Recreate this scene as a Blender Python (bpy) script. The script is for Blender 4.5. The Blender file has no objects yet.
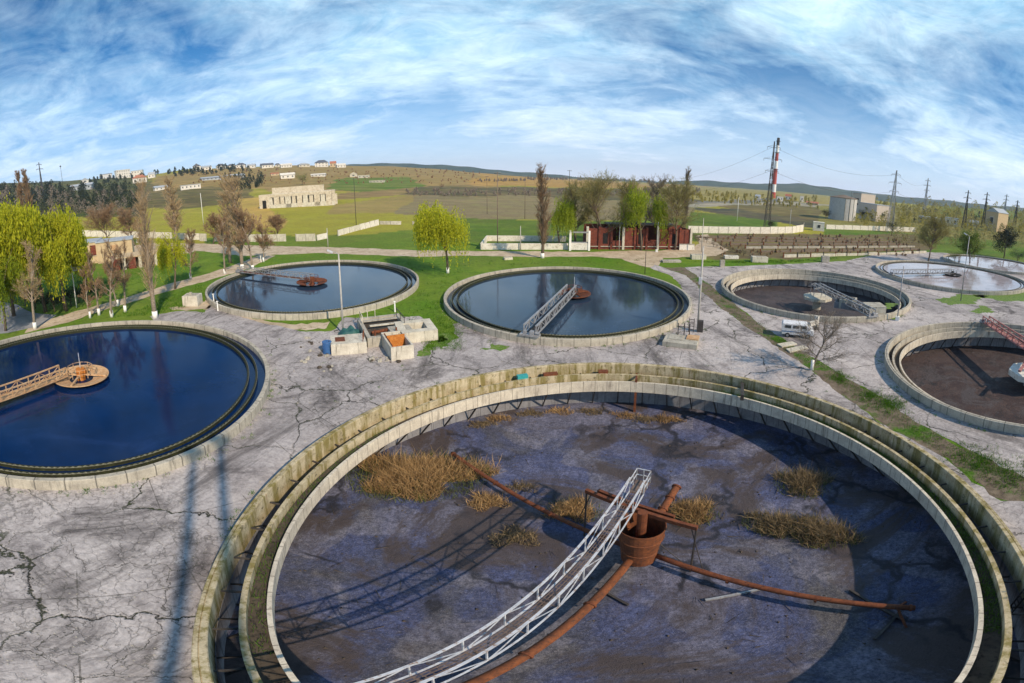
import bpy, math, random
import numpy as np
from mathutils import Vector, Matrix
from mathutils.geometry import delaunay_2d_cdt
SC = bpy.context.scene
COL = SC.collection
rnd = random.Random(7)
PI = math.pi
rad = math.radians

# ---------------------------------------------------------------- camera (a drone panorama: equirectangular lens, 21 m above the yard)
FPX, CY0, CAMZ = 409.6, -103.96, 21.0
_p, _r = rad(-8.529), rad(-0.128)
_Rr = np.array([[math.cos(_r), 0, math.sin(_r)], [0, 1, 0], [-math.sin(_r), 0, math.cos(_r)]])
_Rp = np.array([[1, 0, 0], [0, math.cos(_p), -math.sin(_p)], [0, math.sin(_p), math.cos(_p)]])
CM = _Rp @ _Rr
cd = bpy.data.cameras.new('camera')
cd.type = 'PANO'
cd.panorama_type = 'EQUIRECTANGULAR'
cd.longitude_min, cd.longitude_max = -512 / FPX, 512 / FPX
cd.latitude_max, cd.latitude_min = (341.5 + CY0) / FPX, -(341.5 - CY0) / FPX
cd.clip_start, cd.clip_end = 0.1, 30000
cam = bpy.data.objects.new('camera', cd)
COL.objects.link(cam)
B3 = CM @ np.array([[1, 0, 0], [0, 0, -1], [0, 1, 0]])
mw = Matrix([[*B3[0], 0], [*B3[1], 0], [*B3[2], CAMZ], [0, 0, 0, 1]])
cam.matrix_world = mw
SC.camera = cam

def ray(px, py):
    x = (px - 512) / FPX; y = -(py - 341.5 - CY0) / FPX
    return CM @ np.array([math.sin(x) * math.cos(y), math.cos(x) * math.cos(y), math.sin(y)])
def G(px, py, z=0.0):
    d = ray(px, py); t = (z - CAMZ) / d[2]
    return Vector((d[0] * t, d[1] * t, z))
def proj(A):
    A = np.asarray(A, float) - np.array([0, 0, CAMZ]); d = A @ CM
    return 512 + FPX * np.arctan2(d[:, 0], d[:, 1]), 341.5 + CY0 - FPX * np.arctan2(d[:, 2], np.hypot(d[:, 0], d[:, 1]))

# ---------------------------------------------------------------- terrain height: flat works, hill to the left, plain to the right
SKY = [(-120, 196), (0, 183), (60, 182), (100, 178), (140, 176), (190, 169), (250, 166.5), (320, 165), (370, 165.5), (420, 168), (480, 173),
       (540, 179), (600, 184), (640, 187), (720, 191), (780, 194), (850, 200), (900, 204), (960, 208), (1024, 212), (1150, 225)]
_az, _el = [], []
for a, b in SKY:
    d = ray(a, b); _az.append(math.atan2(d[0], d[1])); _el.append(d[2] / math.hypot(d[0], d[1]))
_az, _el = np.array(_az), np.array(_el)
D0, D1 = 190.0, 1400.0
def TH(x, y):
    x = np.asarray(x, float); y = np.asarray(y, float)
    d = np.hypot(x, y); az = np.arctan2(x, y)
    zc = CAMZ + D1 * np.interp(az, _az, _el)
    behind = np.clip((np.abs(az) - 1.45) / 0.5, 0, 1)
    zc = zc * (1 - behind)
    t = np.clip((d - D0) / (D1 - D0), 0, 1)
    z = zc * t ** 1.25
    amp = np.clip((d - 200) / 600, 0, 1)
    z = z + amp * 1.6 * (np.sin(x * .011 + 1.3) * np.sin(y * .013 + .4) + .5 * np.sin(x * .031 + y * .02))
    return z
def at(px, py):
    d = ray(px, py); h = math.hypot(d[0], d[1]); d = d / h
    lo, s = 1.0, 8.0
    f = lambda t: CAMZ + d[2] * t - float(TH(d[0] * t, d[1] * t))
    t = 5.0
    while t < 6000 and f(t) > 0:
        lo = t; t *= 1.03
    hi = t
    for _ in range(40):
        m = (lo + hi) / 2
        if f(m) > 0: lo = m
        else: hi = m
    return Vector((d[0] * hi, d[1] * hi, float(TH(d[0] * hi, d[1] * hi))))
def ztop(p, px, py):
    d = ray(px, py); return CAMZ + d[2] / math.hypot(d[0], d[1]) * math.hypot(p.x, p.y)
def foot(px, pb, pt):
    """foot of an upright thing whose middle stands at column px (uprights lean a little in this lens)"""
    p = at(px, pb); h = ztop(p, px, pt) - p.z
    x, _ = proj([(p.x, p.y, p.z + h * .5)])
    return at(px + (px - float(x[0])), pb)
def mpp(p):
    return math.sqrt(p.x ** 2 + p.y ** 2 + (CAMZ - p.z) ** 2) / FPX
def face_cam(p):
    return math.atan2(-p.x, p.y)          # rotation about Z that turns local -Y towards the camera

# ---------------------------------------------------------------- mesh builder
class MB:
    def __init__(s): s.V = []; s.F = []
    def add(s, v, f):
        o = len(s.V); s.V += [tuple(q) for q in v]; s.F += [tuple(i + o for i in q) for q in f]; return s
    def box(s, c, d, rz=0.0, R=None):
        x, y, z = d[0] / 2, d[1] / 2, d[2] / 2
        v = [Vector(q) for q in ((-x, -y, -z), (x, -y, -z), (x, y, -z), (-x, y, -z), (-x, -y, z), (x, -y, z), (x, y, z), (-x, y, z))]
        if R is None: R = Matrix.Rotation(rz, 3, 'Z')
        return s.add([R @ q + Vector(c) for q in v], [(0, 3, 2, 1), (4, 5, 6, 7), (0, 1, 5, 4), (1, 2, 6, 5), (2, 3, 7, 6), (3, 0, 4, 7)])
    def bar(s, p, q, w, h=None, up=(0, 0, 1)):
        p, q = Vector(p), Vector(q); d = q - p; L = d.length
        if L < 1e-6: return s
        d.normalize(); u = Vector(up)
        if abs(d.dot(u)) > .98: u = Vector((1, 0, 0))
        a = d.cross(u).normalized(); b = a.cross(d)
        R = Matrix((a, d, b)).transposed()
        return s.box((p + q) / 2, (w, L, h or w), R=R)
    def tube(s, pts, rr, n=6, cap=True):
        pts = [Vector(p) for p in pts]
        if not isinstance(rr, (list, tuple)): rr = [rr] * len(pts)
        V, F = [], []; u = None
        for i, p in enumerate(pts):
            d = (pts[min(i + 1, len(pts) - 1)] - pts[max(i - 1, 0)]).normalized()
            if u is None:
                u = d.cross(Vector((0, 0, 1)) if abs(d.z) < .9 else Vector((1, 0, 0))).normalized()
            else:
                u = (u - d * u.dot(d)).normalized()
            w = d.cross(u)
            for k in range(n):
                a = 2 * PI * k / n; V.append(p + (u * math.cos(a) + w * math.sin(a)) * rr[i])
        for i in range(len(pts) - 1):
            for k in range(n):
                a, b = i * n + k, i * n + (k + 1) % n; F.append((a, b, b + n, a + n))
        if cap and n > 2:
            F.append(tuple(range(n))[::-1]); F.append(tuple(range((len(pts) - 1) * n, len(pts) * n)))
        return s.add(V, F)
    def lathe(s, prof, n=96, closed=True, a0=0.0, a1=2 * PI):
        full = abs(a1 - a0 - 2 * PI) < 1e-6; m = n if full else n + 1; k = len(prof)
        V = [(r * math.cos(a0 + (a1 - a0) * i / n), r * math.sin(a0 + (a1 - a0) * i / n), z) for i in range(m) for r, z in prof]
        F = []
        for i in range(n):
            j = (i + 1) % m
            for q in range(k if closed else k - 1):
                q2 = (q + 1) % k; F.append((i * k + q, j * k + q, j * k + q2, i * k + q2))
        return s.add(V, F)
    def quad(s, a, b, c, d): return s.add([a, b, c, d], [(0, 1, 2, 3)])
    def prism(s, poly, z0, z1):
        n = len(poly)
        v = [(x, y, z0) for x, y in poly] + [(x, y, z1) for x, y in poly]
        return s.add(v, [tuple(range(n))[::-1], tuple(range(n, 2 * n))] + [(i, (i + 1) % n, n + (i + 1) % n, n + i) for i in range(n)])
    def build(s, name, m, parent=None, smooth=False, loc=None, rz=0.0, bevel=0.0):
        me = bpy.data.meshes.new(name); me.from_pydata(s.V, [], s.F); me.materials.append(m)
        if smooth: me.polygons.foreach_set('use_smooth', [True] * len(me.polygons))
        me.update()
        o = bpy.data.objects.new(name, me); COL.objects.link(o)
        if parent: o.parent = parent
        if loc is not None: o.location = loc
        o.rotation_euler.z = rz
        if bevel:
            b = o.modifiers.new('edge', 'BEVEL'); b.width = bevel; b.segments = 2; b.limit_method = 'ANGLE'
        return o
def tag(o, label=None, cat=None, group=None, kind=None):
    if label: o['label'] = label
    if cat: o['category'] = cat
    if group: o['group'] = group
    if kind: o['kind'] = kind
    return o
def thing(name, label, cat, loc=(0, 0, 0), rz=0.0, group=None):
    o = bpy.data.objects.new(name, None); COL.objects.link(o); o.empty_display_size = .3
    o.location = loc; o.rotation_euler = (0, 0, rz)
    return tag(o, label, cat, group)
def dup(root, loc, rz=0.0, label=None, scale=None, group=None):
    def cp(o, par):
        c = o.copy(); COL.objects.link(c)
        if par: c.parent = par
        for ch in KIDS.get(o.name, [x for x in o.children]): cp(ch, c)
        return c
    r = cp(root, None); r.location = loc; r.rotation_euler = (0, 0, rz)
    if scale: r.scale = scale if isinstance(scale, (tuple, list)) else (scale,) * 3
    if label: r['label'] = label
    if group: r['group'] = group
    return r
KIDS = {}

# ---------------------------------------------------------------- materials
class NT:
    def __init__(s, name):
        s.m = bpy.data.materials.new(name); s.m.use_nodes = True; s.t = s.m.node_tree; s.t.nodes.clear()
        s.out = s.n('ShaderNodeOutputMaterial'); s.b = s.n('ShaderNodeBsdfPrincipled'); s.l(s.b.outputs[0], s.out.inputs[0])
    def n(s, typ, **kw):
        x = s.t.nodes.new(typ)
        for k, v in kw.items(): setattr(x, k, v)
        return x
    def l(s, a, b): s.t.links.new(a, b)
    def val(s, x, sock):
        if hasattr(x, 'bl_idname') or isinstance(x, bpy.types.NodeSocket): s.l(x, sock)
        else: sock.default_value = x
    def math(s, op, a, b=0.0, c=None, clamp=False):
        x = s.n('ShaderNodeMath', operation=op, use_clamp=clamp); s.val(a, x.inputs[0]); s.val(b, x.inputs[1])
        if c is not None: s.val(c, x.inputs[2])
        return x.outputs[0]
    def pos(s, obj=False, stretch=None):
        v = s.n('ShaderNodeTexCoord').outputs['Object'] if obj else s.n('ShaderNodeNewGeometry').outputs['Position']
        if stretch:
            mp = s.n('ShaderNodeMapping'); s.l(v, mp.inputs[0]); mp.inputs['Scale'].default_value = stretch; v = mp.outputs[0]
        return v
    def noise(s, v, scale, detail=6, rough=.6, dist=0.0):
        x = s.n('ShaderNodeTexNoise'); s.l(v, x.inputs['Vector']); x.inputs['Scale'].default_value = scale
        x.inputs['Detail'].default_value = detail; x.inputs['Roughness'].default_value = rough; x.inputs['Distortion'].default_value = dist
        return x.outputs['Fac']
    def ramp(s, f, stops):
        x = s.n('ShaderNodeValToRGB'); s.l(f, x.inputs[0]); e = x.color_ramp.elements
        while len(e) < len(stops): e.new(.5)
        for q, (p, c) in zip(e, stops):
            q.position = p; q.color = (c, c, c, 1) if isinstance(c, (int, float)) else (*c, 1)
        return x.outputs[0]
    def mix(s, f, a, b, mode='MIX'):
        x = s.n('ShaderNodeMix', data_type='RGBA', blend_type=mode)
        s.val(f, x.inputs[0])
        for q, sock in ((a, x.inputs[6]), (b, x.inputs[7])):
            if isinstance(q, tuple): sock.default_value = (*q, 1)
            else: s.l(q, sock)
        return x.outputs[2]
    def bump(s, h, strength=.4, dist=.05):
        x = s.n('ShaderNodeBump'); x.inputs['Strength'].default_value = strength; x.inputs['Distance'].default_value = dist
        s.l(h, x.inputs['Height']); s.l(x.outputs[0], s.b.inputs['Normal'])
    def done(s, col, rough=.8, metal=0.0, spec=.4):
        s.val((*col, 1) if isinstance(col, tuple) else col, s.b.inputs['Base Color']); s.val(rough, s.b.inputs['Roughness'])
        s.val(metal, s.b.inputs['Metallic']); s.b.inputs['Specular IOR Level'].default_value = spec
        return s.m
def MAT(name, c1, c2, scale=2.0, rough=.8, metal=0.0, bump=.3, stretch=None, c3=None, obj=True, spec=.3):
    t = NT(name); v = t.pos(obj, stretch); f = t.noise(v, scale, 8, .65)
    st = [(.33, c1), (.67, c2)]
    col = t.ramp(f, st)
    if c3:
        g = t.noise(v, scale * 3.3, 6, .7); col = t.mix(t.ramp(g, [(.52, 0.0), (.66, 1.0)]), col, c3)
    if bump: t.bump(f, bump, .03)
    return t.done(col, rough, metal, spec)
def wallmat(name, base, dirty, dark, panels=0, moss=None, white=None):
    """weathered cast concrete with vertical drips; panels = seams round a tank"""
    t = NT(name); v = t.pos(True); vs = t.pos(True, (1, 1, .12))
    n1 = t.noise(v, .7, 8, .7); drip = t.noise(vs, 2.6, 6, .65); fine = t.noise(v, 9, 5, .7)
    col = t.ramp(n1, [(.35, dirty), (.62, base)])
    col = t.mix(t.ramp(drip, [(.54, 0.0), (.72, .85)]), col, dark)
    if moss:
        col = t.mix(t.ramp(t.noise(vs, 1.3, 8, .7), [(.46, 0.0), (.58, .85)]), col, moss); col = t.mix(t.ramp(t.noise(v, 1.9, 9, .75), [(.56, 0.0), (.64, .8)]), col, (.07, .06, .03)); col = t.mix(t.ramp(t.noise(t.pos(True, (1, 1, .1)), 5.5, 6, .7), [(.60, 0.0), (.70, .8)]), col, (.22, .09, .03))
    if panels:
        sx = t.n('ShaderNodeSeparateXYZ'); t.l(v, sx.inputs[0])
        a = t.math('ARCTAN2', sx.outputs[1], sx.outputs[0]); a = t.math('MULTIPLY', a, panels / (2 * PI)); a = t.math('FRACT', t.math('ADD', a, 100.0))
        a = t.math('ABSOLUTE', t.math('SUBTRACT', a, .5)); seam = t.math('GREATER_THAN', a, .478)
        col = t.mix(t.math('MULTIPLY', seam, .8), col, dark)
    col = t.mix(t.ramp(fine, [(.4, 0.0), (.75, .35)]), col, dark)
    t.bump(fine, .5, .03)
    return t.done(col, .9, 0, .2)

m_wall = wallmat('tank_concrete', (.50, .46, .38), (.34, .31, .26), (.10, .095, .085), 64)
m_wall_moss = wallmat('mossy_concrete', (.56, .48, .33), (.36, .30, .19), (.085, .07, .045), 0, moss=(.20, .165, .045))
m_white = wallmat('whitewashed_concrete', (.66, .60, .49), (.46, .41, .34), (.16, .135, .11), 94)
m_low = wallmat('dark_grey_concrete', (.27, .27, .29), (.17, .17, .19), (.06, .06, .065), 94)  # darker, slightly bluish grey concrete for lower walls, pier and duct
m_conc = wallmat('old_concrete', (.48, .45, .38), (.30, .28, .24), (.10, .09, .08))
m_pale = wallmat('pale_concrete', (.66, .62, .52), (.46, .42, .34), (.16, .14, .11))
m_dark = MAT('dark_iron', (.03, .028, .028), (.07, .06, .055), 3, .7)
m_rust = MAT('rusty_steel', (.11, .034, .016), (.21, .068, .028), 2.5, .8, .1, .5, c3=(.05, .025, .02))
m_orust = MAT('orange_rust', (.10, .036, .018), (.23, .075, .027), 2.2, .85, .0, .6, c3=(.055, .028, .02))
m_plate = MAT('bright_rust_plate', (.42, .13, .02), (.55, .22, .05), 2.5, .85, .0, .4, c3=(.22, .07, .02))
m_tanrust = MAT('faded_orange_paint', (.44, .24, .11), (.60, .42, .25), 2.5, .75, .0, .4, c3=(.20, .08, .035))
m_paint = MAT('white_painted_steel', (.38, .40, .44), (.56, .58, .62), 1.6, .55, .0, .2, c3=(.26, .17, .12))
m_grey = MAT('grey_steel', (.25, .26, .28), (.40, .41, .43), 2, .5, .3, .15, c3=(.18, .13, .10))
m_redp = MAT('faded_red_paint', (.26, .08, .07), (.42, .22, .20), 2, .7, .0, .2)
m_brick = MAT('red_brick', (.12, .03, .02), (.21, .058, .035), .5, .9, 0, .3, c3=(.055, .028, .024))
m_tanbrick = MAT('tan_brick', (.46, .34, .20), (.56, .44, .28), .8, .9, 0, .3)
m_wood = MAT('weathered_wood', (.12, .09, .07), (.22, .17, .13), 3, .85, 0, .3)
m_bwhite = MAT('limewash', (.58, .55, .49), (.74, .71, .65), .6, .9, 0, .2, c3=(.40, .36, .30))
m_roofred = MAT('tile_roof', (.30, .10, .06), (.42, .18, .11), 1, .85)
m_roofdk = MAT('dark_roof', (.06, .07, .09), (.13, .14, .17), 1, .6)
m_roofgr = MAT('grey_sheet_roof', (.30, .33, .37), (.42, .45, .48), 1, .5)
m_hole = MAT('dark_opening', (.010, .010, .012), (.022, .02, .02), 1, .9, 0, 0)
m_glass = MAT('window_glass', (.02, .03, .04), (.05, .06, .07), 1, .12, 0, 0, spec=.6)
m_bark = MAT('bark', (.09, .065, .045), (.18, .135, .10), 4, .9, 0, .5)
m_barkp = MAT('pale_bark', (.20, .16, .12), (.34, .28, .22), 3, .9, 0, .3, c3=(.09, .07, .055))
m_lime = MAT('limewashed_bark', (.74, .73, .70), (.84, .83, .80), 3, .9, 0, .2)
m_post = MAT('concrete_post', (.34, .33, .31), (.48, .46, .43), 3, .85, 0, .2)
m_blue = MAT('blue_plastic', (.03, .09, .24), (.05, .14, .33), 2, .5)
m_teal = MAT('teal_paint', (.02, .24, .26), (.05, .34, .35), 2, .5)
m_rub = MAT('rubber', (.012, .012, .012), (.03, .03, .03), 2, .8)
m_van = MAT('grimy_white_paint', (.58, .58, .60), (.74, .74, .76), 1.4, .4, 0, .05, c3=(.36, .33, .31))
m_cwhite = MAT('chimney_white', (.70, .70, .70), (.80, .80, .80), .3, .8, 0, 0)
m_cred = MAT('chimney_red', (.34, .05, .04), (.45, .08, .06), .3, .8, 0, 0)
m_silo = wallmat('silo_concrete', (.55, .54, .52), (.44, .43, .42), (.30, .28, .26))
m_silopk = MAT('silo_render', (.52, .44, .38), (.60, .52, .45), .3, .9, 0, .1)
m_sheet = MAT('pale_panel_fence', (.60, .56, .48), (.76, .72, .64), .5, .9, 0, .2, c3=(.42, .36, .28))

def leafmat(name, c1, c2, trans=.35):
    t = NT(name); oi = t.n('ShaderNodeObjectInfo'); f = t.noise(t.pos(False), .9, 4, .6)
    g = t.n('ShaderNodeNewGeometry').outputs['Random Per Island']
    f = t.math('ADD', t.math('MULTIPLY', f, .6), t.math('MULTIPLY', g, .4))
    col = t.ramp(f, [(.25, c1), (.72, c2)])
    t.done(col, .7, 0, .15)
    tr = t.n('ShaderNodeBsdfTranslucent'); t.l(col, tr.inputs[0]); mx = t.n('ShaderNodeMixShader'); mx.inputs[0].default_value = trans
    t.l(t.b.outputs[0], mx.inputs[1]); t.l(tr.outputs[0], mx.inputs[2]); t.l(mx.outputs[0], t.out.inputs[0])
    return t.m
m_willow = leafmat('willow_leaf', (.31, .33, .016), (.58, .58, .04), .5)
m_willowg = leafmat('green_willow_leaf', (.20, .27, .016), (.38, .44, .04), .5)
m_green = leafmat('fresh_leaf', (.06, .11, .015), (.14, .19, .03))
m_ylw = leafmat('yellow_leaf', (.24, .21, .04), (.42, .36, .08))
m_olive = leafmat('budding_leaf', (.20, .18, .07), (.36, .32, .12), .4)
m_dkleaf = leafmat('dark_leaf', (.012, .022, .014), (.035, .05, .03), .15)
m_twig = leafmat('brown_twig', (.20, .125, .07), (.36, .235, .14), 0.2)
m_twigg = leafmat('gold_twig', (.34, .24, .13), (.54, .40, .23), 0.25)
m_twigd = leafmat('grey_twig', (.15, .125, .10), (.28, .235, .19), 0.2)
m_reed = leafmat('dry_reed', (.15, .09, .04), (.58, .38, .18), .25)
m_reedd = leafmat('old_reed', (.11, .085, .05), (.34, .25, .14), .2)
m_grass = leafmat('grass_blade', (.045, .12, .010), (.12, .24, .02), .3)

m_stain = wallmat('stained_limewash', (.66, .62, .53), (.44, .40, .33), (.13, .11, .09))
m_reedg = leafmat('green_shoot', (.06, .09, .02), (.17, .19, .05), .25)

# ---------------------------------------------------------------- the tanks of the plant: centre, rim radius (m)
TANKS = dict(near=(6.6, 19.9, 20.75), left=(-41.7, 21.4, 21.26), midleft=(-39.7, 72.5, 21.9), mid=(9.7, 68.4, 21.3), midright=(58.8, 61.6, 20.1),
             right=(54.5, 14.5, 19.9), farright=(112.5, 58.5, 24.0), edge=(160.0, 64.0, 22.0))
EMPTY = ('near', 'midright', 'right')
HOLES = [(TANKS[k][0], TANKS[k][1], TANKS[k][2] - .25) for k in EMPTY]

def inpoly(x, y, poly):
    x = np.asarray(x); y = np.asarray(y); r = np.zeros(x.shape, bool); n = len(poly)
    for i in range(n):
        x1, y1 = poly[i][0], poly[i][1]; x2, y2 = poly[(i + 1) % n][0], poly[(i + 1) % n][1]
        c = ((y1 > y) != (y2 > y)) & (x < (x2 - x1) * (y - y1) / ((y2 - y1) if y2 != y1 else 1e-9) + x1)
        r ^= c
    return r
def cdt(loop, holes, pts=()):
    V = [Vector(p[:2]) for p in loop]; E = [(i, (i + 1) % len(loop)) for i in range(len(loop))]
    for cx, cy, R in holes:
        o = len(V); n = 128
        V += [Vector((cx + R * math.cos(2 * PI * i / n), cy + R * math.sin(2 * PI * i / n))) for i in range(n)]
        E += [(o + i, o + (i + 1) % n) for i in range(n)]
    V += [Vector(p) for p in pts]
    ov, oe, of, *_ = delaunay_2d_cdt(V, E, [], 0, 1e-5)
    P_ = np.array([(v.x, v.y) for v in ov]); F_ = np.array([f for f in of if len(f) == 3])
    c = P_[F_].mean(1); keep = inpoly(c[:, 0], c[:, 1], [tuple(p[:2]) for p in loop])
    for cx, cy, R in holes: keep &= np.hypot(c[:, 0] - cx, c[:, 1] - cy) > R * .999
    return P_, F_[keep]

# ---- land cover, in the colours of the land itself
LAWN = (.105, .225, .014)
YG = (.38, .36, .04); OC = (.60, .40, .11); BR = (.15, .095, .055); DG = (.030, .055, .020); DK = (.035, .04, .04); TN = (.36, .29, .20); GB = (.15, .12, .075); GR2 = (.09, .18, .02)
COVER = [
    ([(-200, 240), (-200, 150), (1300, 150), (1300, 262), (700, 246), (420, 232), (200, 246)], YG),
    ([(-200, 215), (-200, 150), (140, 150), (150, 200), (140, 216)], DG),
    ([(135, 207), (150, 178), (245, 178), (250, 200), (180, 208)], (.10, .085, .045)),
    ([(150, 178), (200, 168), (330, 163), (420, 163), (500, 168), (500, 190), (250, 190), (150, 186)], (.36, .24, .095)),
    ([(225, 226), (230, 196), (262, 196), (266, 210), (290, 222), (280, 230)], OC),
    ([(335, 206), (420, 196), (480, 200), (470, 210), (400, 214), (330, 216)], (.36, .27, .10)),
    ([(330, 188), (345, 178), (410, 179), (425, 188), (370, 191)], (.09, .19, .02)),
    ([(340, 192), (480, 182), (490, 190), (420, 196), (340, 200)], (.27, .18, .09)),
    ([(470, 184), (480, 174), (560, 176), (640, 183), (720, 186), (700, 193), (560, 187)], (.52, .29, .08)),
    ([(400, 197), (420, 186), (520, 187), (700, 193), (700, 203), (520, 197)], (.075, .065, .055)),
    ([(400, 214), (420, 197), (520, 197), (700, 203), (690, 216), (560, 220), (480, 218)], (.27, .215, .13)),
    ([(420, 234), (420, 216), (480, 218), (560, 221), (700, 216), (760, 218), (760, 236), (600, 246), (430, 240)], GR2),
    ([(200, 246), (200, 238), (320, 236), (380, 232), (424, 227), (424, 252), (300, 248)], (.12, .22, .02)),
    ([(640, 197), (640, 186), (760, 188), (860, 200), (860, 207), (760, 201)], (.38, .32, .10)),
    ([(690, 226), (690, 212), (760, 214), (775, 222), (770, 228)], GR2),
    ([(775, 216), (700, 202), (830, 206), (830, 222), (800, 224)], (.15, .12, .06)),
    ([(690, 205.5), (690, 202), (770, 201.5), (832, 205), (832, 208.5), (760, 205)], (.42, .39, .34)),
    ([(695, 209), (695, 205.5), (740, 208.5), (800, 219), (830, 226), (805, 228), (760, 219)], (.055, .055, .065)),
    ([(700, 202.5), (700, 199.5), (760, 199.5), (800, 203.5), (760, 203)], (.20, .21, .24)),
    ([(820, 262), (820, 228), (930, 232), (1040, 240), (1040, 266), (960, 262)], (.085, .19, .016)),
    ([(900, 234), (820, 228), (820, 206), (880, 206), (1100, 222), (1100, 245)], (.28, .26, .08)),
    ([(940, 218), (935, 205), (1100, 212), (1100, 222)], (.15, .28, .035)),
    ([(712, 259), (690, 234), (920, 236), (930, 250), (790, 260), (770, 258)], (.17, .125, .075)),
]
t = NT('land'); v = t.pos(False)
at_ = t.n('ShaderNodeAttribute'); at_.attribute_name = 'cover'
nb = t.noise(v, .018, 10, .7); nm = t.noise(v, .16, 8, .7); nf = t.noise(v, 1.3, 6, .7); ng = t.noise(v, .007, 8, .65, 1.5)
col = t.mix(t.ramp(nb, [(.40, 0.0), (.66, .75)]), at_.outputs['Color'], t.mix(.5, at_.outputs['Color'], (.26, .18, .07)))
col = t.mix(t.ramp(nm, [(.48, 0.0), (.72, .5)]), col, t.mix(.62, at_.outputs['Color'], (.15, .11, .045)))
col = t.mix(t.ramp(nf, [(.36, 0.0), (.68, .8)]), col, t.mix(.7, col, (.02, .035, .008)))
lite = t.ramp(t.noise(v, .075, 9, .72, .5), [(.48, 0.0), (.64, .7)]); col = t.mix(lite, col, t.mix(.5, at_.outputs['Color'], (.22, .25, .04)))
dst = t.n('ShaderNodeVectorMath', operation='LENGTH'); t.l(v, dst.inputs[0])
far = t.math('MULTIPLY', t.math('SUBTRACT', dst.outputs['Value'], 190.0), 1 / 250.0, clamp=True)
tuft = t.ramp(t.noise(v, .05, 12, .8), [(.50, 0.0), (.60, .85)])
stk = t.noise(t.pos(False, (.012, .05, .02)), 1.0, 8, .75, .4); col = t.mix(t.math('MULTIPLY', t.ramp(stk, [(.48, 0.0), (.62, .7)]), far), col, t.mix(.5, at_.outputs['Color'], (.50, .36, .16)))
stk2 = t.noise(t.pos(False, (.02, .007, .02)), 1.0, 9, .78, .6); col = t.mix(t.math('MULTIPLY', t.ramp(stk2, [(.50, 0.0), (.60, .5)]), far), col, t.mix(.5, at_.outputs['Color'], (.08, .12, .02)))
col = t.mix(t.math('MULTIPLY', t.math('MULTIPLY', tuft, .6), far), col, (.12, .11, .04))
t.bump(t.math('ADD', nf, t.math('MULTIPLY', nm, 2.0)), .55, .12)
m_land = t.done(col, .95, 0, .1)

angs = np.concatenate([np.arange(-82, 82.01, .3), np.arange(86, 275, 4.0)]) * PI / 180
R0 = 125.0
RR = R0 * 1.0245 ** np.arange(0, 172)
loop = [(R0 * math.sin(a), R0 * math.cos(a)) for a in angs]
gp = [(x, y) for x in np.arange(-120, 121, 3.5) for y in np.arange(-40, 121, 3.5) if math.hypot(x, y) < R0 - 3]
Pn, Fn = cdt(loop, HOLES, gp)
nl = len(loop)
V = np.zeros((len(Pn), 3)); V[:, :2] = Pn
ring = np.array([[(r * math.sin(a), r * math.cos(a)) for a in angs] for r in RR[1:]]).reshape(-1, 2)
Vr = np.c_[ring, TH(ring[:, 0], ring[:, 1])]
idx0 = []                                     # the disc's border vertices, in order
idx0 = [int(np.argmin((Pn[:, 0] - x) ** 2 + (Pn[:, 1] - y) ** 2)) for x, y in loop]
F = [tuple(f) for f in Fn]
base = len(Pn)
for k in range(len(RR) - 1):
    for i in range(nl):
        j = (i + 1) % nl
        a, b = (idx0[i], idx0[j]) if k == 0 else (base + (k - 1) * nl + i, base + (k - 1) * nl + j)
        F.append((a, b, base + k * nl + j, base + k * nl + i))
Va = np.r_[V, Vr]
me = bpy.data.meshes.new('terrain'); me.from_pydata(Va.tolist(), [], F); me.update()
import bmesh
bm = bmesh.new(); bm.from_mesh(me); bmesh.ops.recalc_face_normals(bm, faces=bm.faces)
bm.to_mesh(me); bm.free()
if me.polygons[0].normal.z < 0: me.flip_normals()
cc = np.tile(np.array([*LAWN, 1.0]), (len(Va), 1))
px, py = proj(Va); px = px + 4 * np.sin(Va[:, 0] * .021 + Va[:, 1] * .013) + 3 * np.sin(Va[:, 1] * .05 - Va[:, 0] * .031); py = py + 1.3 * np.sin(Va[:, 0] * .017 - Va[:, 1] * .011) + .8 * np.sin(Va[:, 0] * .06 + 1); dd = np.hypot(Va[:, 0], Va[:, 1]); azv = np.abs(np.arctan2(Va[:, 0], Va[:, 1]))
cc[dd > 200, :3] = YG
for poly, c in COVER:
    s = inpoly(px, py, poly) & (azv < 1.6) & (Va[:, 1] > -20); cc[s, :3] = c
ca = me.color_attributes.new('cover', 'FLOAT_COLOR', 'POINT'); ca.data.foreach_set('color', cc.ravel())
me.materials.append(m_land)
ter = bpy.data.objects.new('terrain', me); COL.objects.link(ter); tag(ter, kind='structure')

# far wooded ridge beyond the plain
RID = [(-100, 190), (150, 176), (300, 166), (350, 164.5), (400, 163), (450, 165.5), (480, 168), (520, 172), (560, 175), (610, 179.5), (660, 181.5), (700, 180.5), (740, 182.5), (770, 184), (800, 183.5),
       (830, 187), (860, 192), (900, 196), (960, 202), (1024, 208), (1140, 222)]
mb = MB(); rows = []
xs = np.arange(-90, 1130, 4.0)
for k, (D, fr) in enumerate(((3000, 0), (3600, .55), (4300, 1.0), (5200, .9), (6500, .0))):
    for x in xs:
        yv = np.interp(x, [q[0] for q in RID], [q[1] for q in RID]) + .35 * math.sin(x * .21) + .3 * math.sin(x * .077 + 1)
        d = ray(x, yv); h = math.hypot(d[0], d[1]); zc = CAMZ + 4300 * d[2] / h
        z = -60 + (zc + 60) * fr if fr < 1 else zc
        mb.V.append((d[0] / h * D, d[1] / h * D, z))
n = len(xs)
for k in range(4):
    for i in range(n - 1): mb.F.append((k * n + i, k * n + i + 1, (k + 1) * n + i + 1, (k + 1) * n + i))
t = NT('wooded_hills'); v = t.pos(False)
col = t.ramp(t.noise(v, .004, 8, .7), [(.35, (.022, .045, .028)), (.55, (.05, .075, .035)), (.7, (.13, .12, .07))])
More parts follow.
